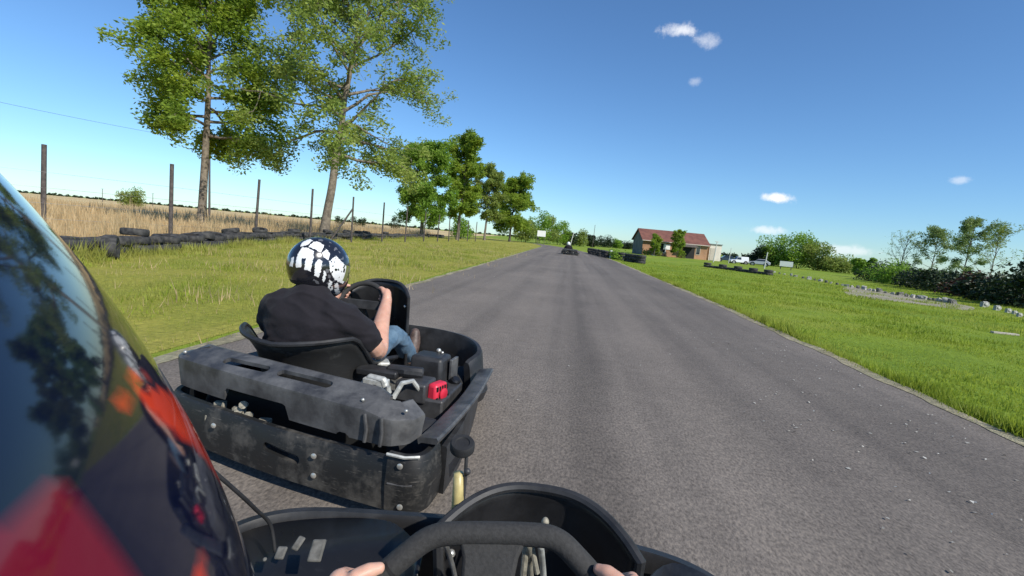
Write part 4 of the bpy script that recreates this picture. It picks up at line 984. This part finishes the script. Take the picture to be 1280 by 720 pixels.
def make_driver(label, loc, group=None):
    t = thing('person', label, 'person', loc, group)
    def tl(p):   # right shoulder dropped, left one raised
        x, y, z = p; k = min(1, max(0, (z-.40)/.2)); return (x, y, z-.17*(x+1.24)*k)
    b = MB()
    torso(b, [(-1.25, 2.34, .14, .16, .11), (-1.25, 2.30, .25, .18, .12), (-1.245, 2.25, .40, .18, .11), (-1.24, 2.235, .55, .20, .11), (-1.24, 2.235, .64, .17, .09), (-1.245, 2.25, .70, .09, .07), (-1.25, 2.27, .76, .058, .06), (-1.255, 2.30, .83, .058, .065)], fn=tl)
    b.ball((-1.26, 2.32, .87), (.085, .10, .11), 18, 12)
    rw, _ = (0, 0)
    hd = MB()
    g1 = wc+swside*.137+swup*.045; g2 = wc-swside*.137+swup*.045
    nrm = swside.cross(swup)*1.0
    if nrm.y > 0: nrm = -nrm
    hand(b, g1, swup+swside*-.3, swside*.9+swup*.35, nrm, .016, 1.22)
    hand(b, g2, swup+swside*.3, -swside*.9+swup*.35, nrm, .016, 1.1)
    w1 = g1+swside*.035+nrm*.055-Vector((0, 0, .045)); w2 = g2-swside*.035+nrm*.055-Vector((0, 0, .045))
    limb(b, [(-1.09, 2.225, .60), (-.985, 2.29, .535), (-.950, 2.40, .432), (-1.005, 2.55, .515), tuple(w1), tuple(g1+swside*.028+nrm*.028)], [.050, .052, .047, .049, .033, .030])
    limb(b, [(-1.40, 2.24, .63), (-1.50, 2.32, .56), (-1.53, 2.45, .46), (-1.47, 2.60, .54), tuple(w2), tuple(g2-swside*.028+nrm*.028)], [.048, .046, .042, .042, .028, .028])
    for s, kx, ax_ in ((1, -1.03, -1.0), (-1, -1.45, -1.42)):
        limb(b, [(-1.25+s*.09, 2.36, .18), (-1.25+s*.15, 2.58, .31), (kx, 2.82, .41), (ax_, 3.02, .27), (ax_+.005, 3.12, .20)], [.075, .068, .052, .045, .035])
    obj('body', b, M['skin'], t, 180, remesh=.0055, sm_it=3)
    c = MB()
    torso(c, [(-1.29, 2.33, .22, .195, .14), (-1.29, 2.29, .30, .200, .145), (-1.28, 2.255, .42, .212, .148), (-1.255, 2.235, .53, .236, .142), (-1.24, 2.225, .61, .238, .132), (-1.24, 2.23, .655, .212, .112), (-1.24, 2.24, .70, .16, .095), (-1.245, 2.25, .74, .10, .082), (-1.25, 2.265, .775, .075, .074)], fn=tl)
    limb(c, [(-1.12, 2.225, .622), (-1.065, 2.235, .607), (-1.0, 2.285, .545), (-.975, 2.315, .515)], [.094, .090, .077, .072])
    limb(c, [(-1.37, 2.235, .645), (-1.425, 2.255, .63), (-1.50, 2.32, .55)], [.094, .090, .074])
    wrinkle(obj('t_shirt', c, M['tshirt'], t, 180, remesh=.008, sm_it=14), .010, 6.5, (1, 1, 1.7))
    c = MB()
    torso(c, [(-1.25, 2.35, .10, .17, .13), (-1.25, 2.33, .20, .19, .14), (-1.25, 2.30, .27, .19, .13)])
    for s, kx, ax_ in ((1, -1.03, -1.0), (-1, -1.45, -1.42)):
        limb(c, [(-1.25+s*.09, 2.36, .19), (-1.25+s*.15, 2.58, .32), (kx, 2.82, .42), (ax_, 3.00, .29), (ax_, 3.06, .25)], [.092, .082, .066, .058, .056])
    wrinkle(obj('jeans', c, M['jeans'], t, 180, remesh=.008, sm_it=6), .007, 11)
    for kx, ax_ in ((-1.03, -1.0), (-1.45, -1.42)):
        s_ = MB(); limb(s_, [(ax_, 3.07, .235), (ax_+.002, 3.115, .25), (ax_+.004, 3.15, .31), (ax_+.004, 3.165, .375)], [.040, .046, .046, .034])
        obj('shoe', s_, M['shoe'], t, 180, remesh=.007, sm_it=3)
    return t
def helmet_mesh(q, cen, white=False):
    """full-face helmet, unit frame: x right, y forward, z up; faces carry their paint by material slot"""
    nu, nv = (280, 170) if not white else (80, 50); A, B_, C_ = .127, .160, .150
    vs = []; 
    def P(u, v):  # u 0..1 round (0 = front), v 0 top .. 1 bottom opening
        az = u*2*math.pi; el = math.pi/2-v*R(140)
        ce, se = math.cos(el), math.sin(el); fx, fy = math.sin(az), math.cos(az)
        f = max(0, fy)**2*max(0, -se+.1)      # chin bar juts forward
        bk = max(0, -fy)*max(0, -se)
        return Vector((A*ce*fx*(1+.05*f), B_*ce*fy*(1+.25*f-.05*bk)+.02*f, C_*se*(1+.05*f)-.0))
    for j in range(nv+1):
        for i in range(nu): vs.append(P(i/nu, j/nv))
    fs = []; ms = []
    for j in range(nv):
        for i in range(nu):
            fs.append((j*nu+i, j*nu+(i+1) % nu, (j+1)*nu+(i+1) % nu, (j+1)*nu+i))
            az = ((i+.5)/nu*360+180) % 360-180; el = 90-(j+.5)/nv*140
            v0 = vs[j*nu+i]; wp = q @ v0+cen; ms.append(paint_at(az, el, v0, wp, (q @ v0).dot(wp-Vector(EYE)) < 0) if not white else (3 if (abs(az) < 62 and -8 < el < 22) else (4 if el < -46 else 5)))
    mb = MB(); mb.v = [tuple(p) for p in vs]; mb.f = fs; mb.m = ms; return mb
HP = [[(370.4, 334.5), (371.5, 323.3), (374.3, 315.4), (379.1, 309.8), (386.6, 310.6), (392.7, 314.1), (392.4, 323.3), (388.7, 338.5), (381.2, 336.9), (382.8, 323.3), (378.3, 322.5), (377.2, 333.7)],
 [(362.8, 332.9), (365.6, 322.5), (368.4, 321.0), (367.0, 333.5)], [(393.5, 344.1), (394.3, 328.1), (399.9, 323.3), (403.1, 327.3), (401.5, 337.7), (399.1, 346.5)],
 [(375.7, 309), (379.1, 302.6), (387.9, 299.4), (391.1, 301), (385.5, 306.5)], [(386.3, 308.5), (392.7, 302.6), (399.1, 302.6), (405.5, 307.4), (401.5, 316.2), (394.3, 312.5)], [(402.6, 316.4), (408.7, 311.4), (412.7, 317.7), (410.3, 324.9), (404.7, 321.5)],
 [(411.9, 326.5), (419.9, 319.3), (427.1, 327.3), (431.9, 332.9), (432.7, 342.5), (428.7, 353.7), (423.1, 352.1), (416.7, 347.3), (412.7, 337.7)], [(403.1, 348.9), (405.5, 337.7), (408.7, 340.1), (407.9, 347.3), (404.7, 353.7)],
 [(409.5, 360.1), (411.9, 349.7), (415.1, 352.1), (415.9, 361.7), (412.7, 363.3)], [(418.3, 363.3), (418.3, 353.7), (422.3, 353.7), (424.7, 363.3), (423.1, 368.9)]]
def pix(p):
    c = CR.T @ (np.array(p)-EYE); return (640+F*c[0]/-c[2], 360-F*c[1]/-c[2]) if c[2] < -.004 else None
def sdf(poly, x, y):
    ins = False; dm = 1e9; n = len(poly)
    for i in range(n):
        x1, y1 = poly[i]; x2, y2 = poly[(i+1) % n]
        if (y1 > y) != (y2 > y) and x < (x2-x1)*(y-y1)/(y2-y1)+x1: ins = not ins
        t_ = max(0, min(1, ((x-x1)*(x2-x1)+(y-y1)*(y2-y1))/((x2-x1)**2+(y2-y1)**2))); dm = min(dm, math.hypot(x-x1-t_*(x2-x1), y-y1-t_*(y2-y1)))
    return -dm if ins else dm
def paint_at(az, el, p, wp, facing):
    """painted design of the shell: 0 black, 1 white, 2 grey, 3 visor, 4 trim; az 0 front, +90 right, 180 back"""
    if el < -42: return 4
    if abs(az) < 62 and -10 < el < 22: return 3
    if facing:
        x, y = pix(wp); n = mnoise.noise(p*60)*.9+mnoise.noise(p*140)*.6
        if any(sdf(h, x, y)+n < 0 for h in HP):
            return 0 if x > 404 and (mnoise.noise(p*75) > .38 or math.hypot(x-420, y-337) < 1.7) else 1
        return 2 if mnoise.noise(p*44+Vector((1, 9, 4))) > .34 and x > 392 else 0
    return 1 if mnoise.noise(p*26) > .12 else (2 if mnoise.noise(p*30+Vector((1, 9, 4))) > .4 else 0)
def add_helmet(t, c, yaw, pitch, roll, white=False):
    q = Matrix.Rotation(yaw, 3, 'Z') @ Matrix.Rotation(pitch, 3, 'X') @ Matrix.Rotation(roll, 3, 'Y'); mb = helmet_mesh(q, Vector(c), white)
    mb.map(lambda p: tuple(q @ Vector(p)+Vector(c)))
    o = obj('helmet', mb, [M['h_black'], M['h_white'], M['h_grey'], M['visor'], M['h_trim'], M['h_pure']], t, 180, solid=.006)
    return o
driver = make_driver('driver in black t-shirt and jeans with a black and white patterned helmet', (-1.25, 2.3, 0))
add_helmet(driver, (-1.262, 2.325, .852), R(-28), R(-17), R(6))
# the far kart and its driver, small in the distance
far = dup(kart); far.location = (.05, 38.4, 0); far.rotation_euler = (0, 0, R(2))
tag(far, 'small dark go-kart far ahead on the track before the bend', 'go-kart')
fd = dup(driver, skip=('helmet',)); fd.location = (.05-.15, 38.4-.2, 0); fd.rotation_euler = (0, 0, R(2)); ORG[fd.name] = tuple(fd.location)
tag(fd, 'distant driver in dark clothes with a plain white helmet', 'person')
me_src = add_helmet(driver, (-1.262, 2.325, .862), R(-5), R(-8), 0, True); me_src.parent = fd

# ------------------------------------------------------------------ own kart, hands, helmet
def T2(x, y, z): return (-.05+x, -.45+y, z)
PO = dict(xc=-.02, full=False, pod=[(.62, .25), (.63, .50), (.62, .80), (.60, 1.16)], podz=(.30, .30), rail=[(.58, .25), (.60, .5), (.60, .8), (.58, 1.16)],
          nose=[(.60, 1.16), (.58, 1.42), (.50, 1.56), (.34, 1.64), (0, 1.66), (-.36, 1.62), (-.60, 1.57), (-.72, 1.46), (-.76, 1.28), (-.74, 1.10)], nosez=(.31, .35),
          fair=(.045, 1.345, 1.47, .14, .548, .202, .497), seat_y=.30, seat_z=.52)
own = make_kart('black go-kart in the foreground seen over its steering wheel', (-.05, .3, 0), T2, T2, PO)
# inner bodywork between fairing, floor and nose on the left, without its gaps
mb = MB(); g0 = [(-.20, 1.40, .40), (-.34, 1.56, .352), (-.58, 1.52, .335), (-.69, 1.42, .32), (-.72, 1.18, .30), (-.62, .85, .28)]; g1 = [(-.19, 1.30, .30), (-.22, 1.30, .28), (-.25, 1.22, .26), (-.27, 1.12, .24), (-.28, 1.0, .22), (-.28, .85, .2)]
mb.rings([[T2(*p) for p in spline(g0, 6)], [T2(*[(a*.65+b*.35)+(0, 0, .012)[i] for i, (a, b) in enumerate(zip(p, q))]) for p, q in zip(spline(g0, 6), spline(g1, 6))], [T2(*p) for p in spline(g1, 6)]], False, loop=False)
obj('inner_bodywork', mb, M['gloss_black'], own, 60, solid=.006)
mb = MB(); g0 = [(.24, 1.34, .42), (.36, 1.54, .375), (.50, 1.50, .35), (.58, 1.36, .33), (.60, 1.16, .32)]; g1 = [(.24, 1.30, .28), (.25, 1.26, .27), (.26, 1.2, .26), (.27, 1.1, .24), (.28, 1.0, .22)]
mb.rings([[T2(*p) for p in spline(g0, 6)], [T2(*p) for p in spline(g1, 6)]], False, loop=False); obj('inner_bodywork', mb, M['plastic'], own, 60, solid=.006)
# steering wheel: flat-topped rim, broad spoke, column
q0 = Vector((-.068, .66, .6625)); dn = Vector((0, -.50, -.87)).normalized(); sd_ = Vector((1, .08, .10)).normalized()
def W(a, b, off=0.0): return q0+sd_*a+dn*b+sd_.cross(dn)*off
rimp = [(-.05, 0), (.05, 0), (.092, .006), (.125, .030), (.160, .066), (.180, .112), (.178, .17), (.15, .22), (.09, .252), (0, .262), (-.09, .252), (-.15, .22), (-.178, .17), (-.180, .112), (-.160, .066), (-.125, .030), (-.092, .006)]
swo = obj('steering_wheel', MB().tube(spline([W(*p) for p in rimp], 7, True), .0165, 18, closed=True), M['grip'], own, 180)
mb = MB()
nn = sd_.cross(dn).normalized()
for off in (0,):
    rs = []
    for b, hw in ((.0, .052), (.03, .040), (.07, .036), (.115, .036)):
        rs.append([W(-hw, b, .009), W(hw, b, .009), W(hw+.001, b, -.009), W(-hw-.001, b, -.009)])
    mb.rings(rs)
obj('spoke', mb, M['grip'], swo, 50, bevel=.006)
mb = MB(); rs = [[W(-.05, b, .012), W(.05, b, .012), W(.05, b, -.004), W(-.05, b, -.004)] for b in (.117, .16)]; mb.rings(rs); obj('hub', mb, M['tube'], swo, 0, bevel=.003)
for s in (-1, 1):
    mb = MB(); mb.rings([[W(s*.04, .13+k, .005*o) for k, o in ((-.015, 1), (.015, 1), (.015, -1), (-.015, -1))], [W(s*.155, .16+k, .005*o) for k, o in ((-.012, 1), (.012, 1), (.012, -1), (-.012, -1))]]); obj('spoke', mb, M['tube'], swo, 0)
    c = [W(s*.140, .045), W(s*.150, .055)]; mb = MB().tube([c[0], c[0].lerp(c[1], .3)], .0172, 16); obj('seam', mb, M['dark'], swo)
mb = MB().tube([W(0, .13), W(0, .13)+Vector((0, .22, -.34))], .013, 10); obj('steering_column', mb, M['steel'], own)
for a, r_, m_ in (((-.045, .10), .004, 'white'), ((-.10, .06), .005, 'steel'), ((.07, .08), .006, 'alloy'), ((.05, .05), .006, 'dirty')):
    p = W(a[0], .05)+Vector((0, .16, -.06)); mb = MB().tube(spline([p, p+Vector((a[1]*.2, .08, -.14)), p+Vector((a[1]*.5, .10, -.32))], 6), r_, 8); obj('cable', mb, M[m_], own, 180)
p = W(.075, .03)+Vector((0, .17, -.05)); mb = MB().ball(p, (.007, .007, .009), 10, 8).tube([p, p+Vector((-.02, 0, -.05)), p+Vector((-.005, .0, -.10))], .005, 8).tube([p+Vector((-.03, 0, -.02)), p+Vector((-.03, .0, -.11))], .006, 8); obj('linkage', mb, M['dirty'], own)
M['lit_road'] = simple('lit_road_grey', (.07, .068, .06), .75, .1, vscale=45, bmp=.4, col2=(.16, .155, .14))
# added grey plates, left of cockpit, standing in for sunlit road through gaps
for px, py, z, sx, sy, a in ((396, 688, .42, .030, .046, .15), (373, 679, .42, .017, .030, -.2), (351, 691, .42, .021, .026, .1), (331, 699, .42, .008, .008, 0)):
    p = at_z(px, py, z); mb = MB().box(p, (sx, sy, .006), Matrix.Rotation(R(35), 3, 'X') @ Matrix.Rotation(a, 3, 'Z'), taper=.9); obj('road_gap_patch', mb, M['lit_road'], own, bevel=.006)
# filler neck with a black cap beside the fairing
M['neck'] = simple('yellowed_filler_neck', (.45, .38, .17), .4, var=.2, vscale=30)
c = Vector(at_y(578, 557, 1.10)); mb = MB().tube([c+Vector((.002, 0, -.30)), c+Vector((.0, 0, -.13)), c+Vector((-.004, 0, -.07))], [.016, .015, .012], 12)
fn_ = obj('filler_neck', mb, M['neck'], own, 180)
mb = MB().lathe([(0, -.014), (.027, -.014), (.030, -.010), (.030, .006), (.027, .011), (.018, .011), (.016, .008), (0, .008)], c, (.05, -.35, 1), 26); obj('cap', mb, M['rubber'], fn_)
mb = MB().tube([c+Vector((.012, 0, -.02)), c+Vector((.014, 0, -.09)), c+Vector((.010, .0, -.30))], .0045, 8).ball(c+Vector((.018, -.004, -.062)), .009, 8, 6); obj('stay_rod', mb, M['tube'], fn_)
mb = MB().tube(spline([at_depth(262, 585, .90), at_depth(300, 618, .95), at_depth(320, 637, 1.0), at_depth(338, 656, 1.06), at_depth(344, 690, 1.06)], 6), .004, 6); obj('brake_cable', mb, M['rubber'], own, 180)

me_ = thing('person', 'driver whose glossy black and red helmet fills the left foreground, hands on the wheel', 'person', (-.12, -.15, 0))
HC = Vector((-.142, -.044, 1.012)); HR = .150
b = MB()
torso(b, [(-.09, -.05, .12, .16, .12), (-.09, -.10, .25, .18, .12), (-.10, -.17, .42, .18, .115), (-.11, -.20, .58, .20, .115), (-.12, -.20, .68, .19, .10), (-.125, -.18, .75, .11, .08), (-.13, -.15, .82, .06, .06), (-.135, -.10, .92, .06, .065)])
b.ball((-.14, -.06, .98), (.08, .095, .105), 16, 10)
gl, gr = W(-.180, .098), W(.180, .098)
tl_ = (W(-.165, .075)-W(-.180, .15)).normalized(); tr_ = (W(.165, .075)-W(.180, .15)).normalized()
nd = nn if nn.y < 0 else -nn
hand(b, gl, tl_, -sd_*.9-dn*.3, nd, .0165, 1.0); hand(b, gr, tr_, sd_*.9-dn*.3, nd, .0165, 1.0)
limb(b, [(-.30, -.17, .70), (-.40, .02, .58), (-.42, .20, .50), (-.34, .38, .54), tuple(gl-sd_*.045+nd*.06+dn*.05), tuple(gl-sd_*.030+nd*.028)], [.056, .048, .042, .042, .029, .027])
limb(b, [(.07, -.17, .70), (.19, .0, .56), (.24, .18, .46), (.22, .38, .52), tuple(gr+sd_*.045+nd*.06+dn*.05), tuple(gr+sd_*.030+nd*.028)], [.056, .048, .042, .042, .029, .027])
for s in (1, -1): limb(b, [(-.09+s*.09, -.02, .17), (-.09+s*.17, .2, .30), (-.07+s*.24, .45, .38), (-.06+s*.18, .72, .22), (-.06+s*.16, .92, .14), (-.06+s*.16, .97, .24)], [.075, .068, .052, .045, .035, .030])
obj('body', b, M['skin'], me_, 180, remesh=.0036, sm_it=3)
c = MB()
torso(c, [(-.09, -.06, .18, .20, .15), (-.095, -.12, .32, .215, .15), (-.105, -.18, .48, .23, .145), (-.11, -.20, .60, .235, .135), (-.12, -.20, .68, .215, .11), (-.125, -.19, .73, .14, .09), (-.13, -.16, .79, .075, .07)])
limb(c, [(-.28, -.18, .69), (-.35, -.08, .64), (-.39, .0, .59)], [.080, .070, .064]); limb(c, [(.05, -.18, .69), (.13, -.09, .63), (.18, -.01, .57)], [.080, .070, .064])
obj('t_shirt', c, M['tshirt'], me_, 180, remesh=.010, sm_it=5)
c = MB(); torso(c, [(-.09, -.03, .10, .17, .14), (-.09, -.05, .22, .19, .15)])
for s in (1, -1): limb(c, [(-.09+s*.09, -.02, .18), (-.09+s*.17, .2, .31), (-.07+s*.24, .46, .395), (-.06+s*.19, .70, .25), (-.06+s*.165, .88, .17)], [.092, .082, .070, .060, .056])
wrinkle(obj('jeans', c, M['jeans_dark'], me_, 180, remesh=.008, sm_it=5), .006, 12)
for s in (1, -1):
    c = MB(); limb(c, [(-.06+s*.16, .90, .13), (-.06+s*.16, .96, .17), (-.06+s*.16, .99, .27)], [.044, .048, .036]); obj('shoe', c, M['shoe'], me_, 180, remesh=.007, sm_it=3)
# own helmet: painted shell
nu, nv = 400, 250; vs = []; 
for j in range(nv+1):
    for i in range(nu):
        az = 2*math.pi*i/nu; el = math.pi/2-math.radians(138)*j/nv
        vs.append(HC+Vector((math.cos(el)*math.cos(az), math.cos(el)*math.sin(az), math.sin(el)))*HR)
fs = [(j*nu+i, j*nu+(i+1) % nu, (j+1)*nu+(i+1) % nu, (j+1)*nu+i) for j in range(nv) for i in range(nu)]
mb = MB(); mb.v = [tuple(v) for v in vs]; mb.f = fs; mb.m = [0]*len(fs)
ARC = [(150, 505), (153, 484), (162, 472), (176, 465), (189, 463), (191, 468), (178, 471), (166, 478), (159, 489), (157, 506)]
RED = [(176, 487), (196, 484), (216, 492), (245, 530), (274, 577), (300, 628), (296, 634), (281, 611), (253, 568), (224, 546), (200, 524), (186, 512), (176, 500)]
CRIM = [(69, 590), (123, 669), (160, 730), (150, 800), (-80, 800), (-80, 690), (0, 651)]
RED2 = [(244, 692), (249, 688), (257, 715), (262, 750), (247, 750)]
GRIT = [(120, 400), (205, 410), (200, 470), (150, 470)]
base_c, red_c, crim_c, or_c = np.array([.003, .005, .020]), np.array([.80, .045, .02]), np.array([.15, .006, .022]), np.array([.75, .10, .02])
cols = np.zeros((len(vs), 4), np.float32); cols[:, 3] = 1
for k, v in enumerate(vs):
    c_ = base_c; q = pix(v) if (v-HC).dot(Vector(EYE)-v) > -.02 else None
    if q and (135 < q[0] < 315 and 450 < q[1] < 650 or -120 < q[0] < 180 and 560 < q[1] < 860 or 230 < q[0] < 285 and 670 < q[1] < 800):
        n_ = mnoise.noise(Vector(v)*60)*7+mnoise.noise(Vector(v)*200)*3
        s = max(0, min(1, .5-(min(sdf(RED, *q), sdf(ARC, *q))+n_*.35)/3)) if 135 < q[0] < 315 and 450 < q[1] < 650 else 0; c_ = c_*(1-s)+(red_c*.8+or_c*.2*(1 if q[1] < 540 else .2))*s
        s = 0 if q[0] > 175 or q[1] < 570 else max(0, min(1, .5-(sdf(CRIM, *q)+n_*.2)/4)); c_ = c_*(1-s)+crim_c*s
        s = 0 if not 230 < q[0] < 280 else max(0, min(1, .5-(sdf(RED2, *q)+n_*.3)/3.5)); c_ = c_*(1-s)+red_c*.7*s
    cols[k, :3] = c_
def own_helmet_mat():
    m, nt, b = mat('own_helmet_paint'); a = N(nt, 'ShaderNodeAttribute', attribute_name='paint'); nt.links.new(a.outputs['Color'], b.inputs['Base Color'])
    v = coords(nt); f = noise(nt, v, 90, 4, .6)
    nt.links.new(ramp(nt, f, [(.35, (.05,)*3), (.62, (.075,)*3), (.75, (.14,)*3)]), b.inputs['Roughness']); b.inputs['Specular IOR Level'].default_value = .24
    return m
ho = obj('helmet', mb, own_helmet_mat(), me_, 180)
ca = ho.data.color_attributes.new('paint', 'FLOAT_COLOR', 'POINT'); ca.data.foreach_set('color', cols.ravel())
k = ho.modifiers.new('s', 'SOLIDIFY'); k.thickness = .006; k.offset = -1
mb = MB().tube([HC+Vector((math.cos(a)*math.cos(R(-48)), math.sin(a)*math.cos(R(-48)), math.sin(R(-48))))*HR for a in np.linspace(0, 2*math.pi, 60, endpoint=False)], .006, 8, closed=True); obj('neck_trim', mb, M['h_trim'], ho, 180)
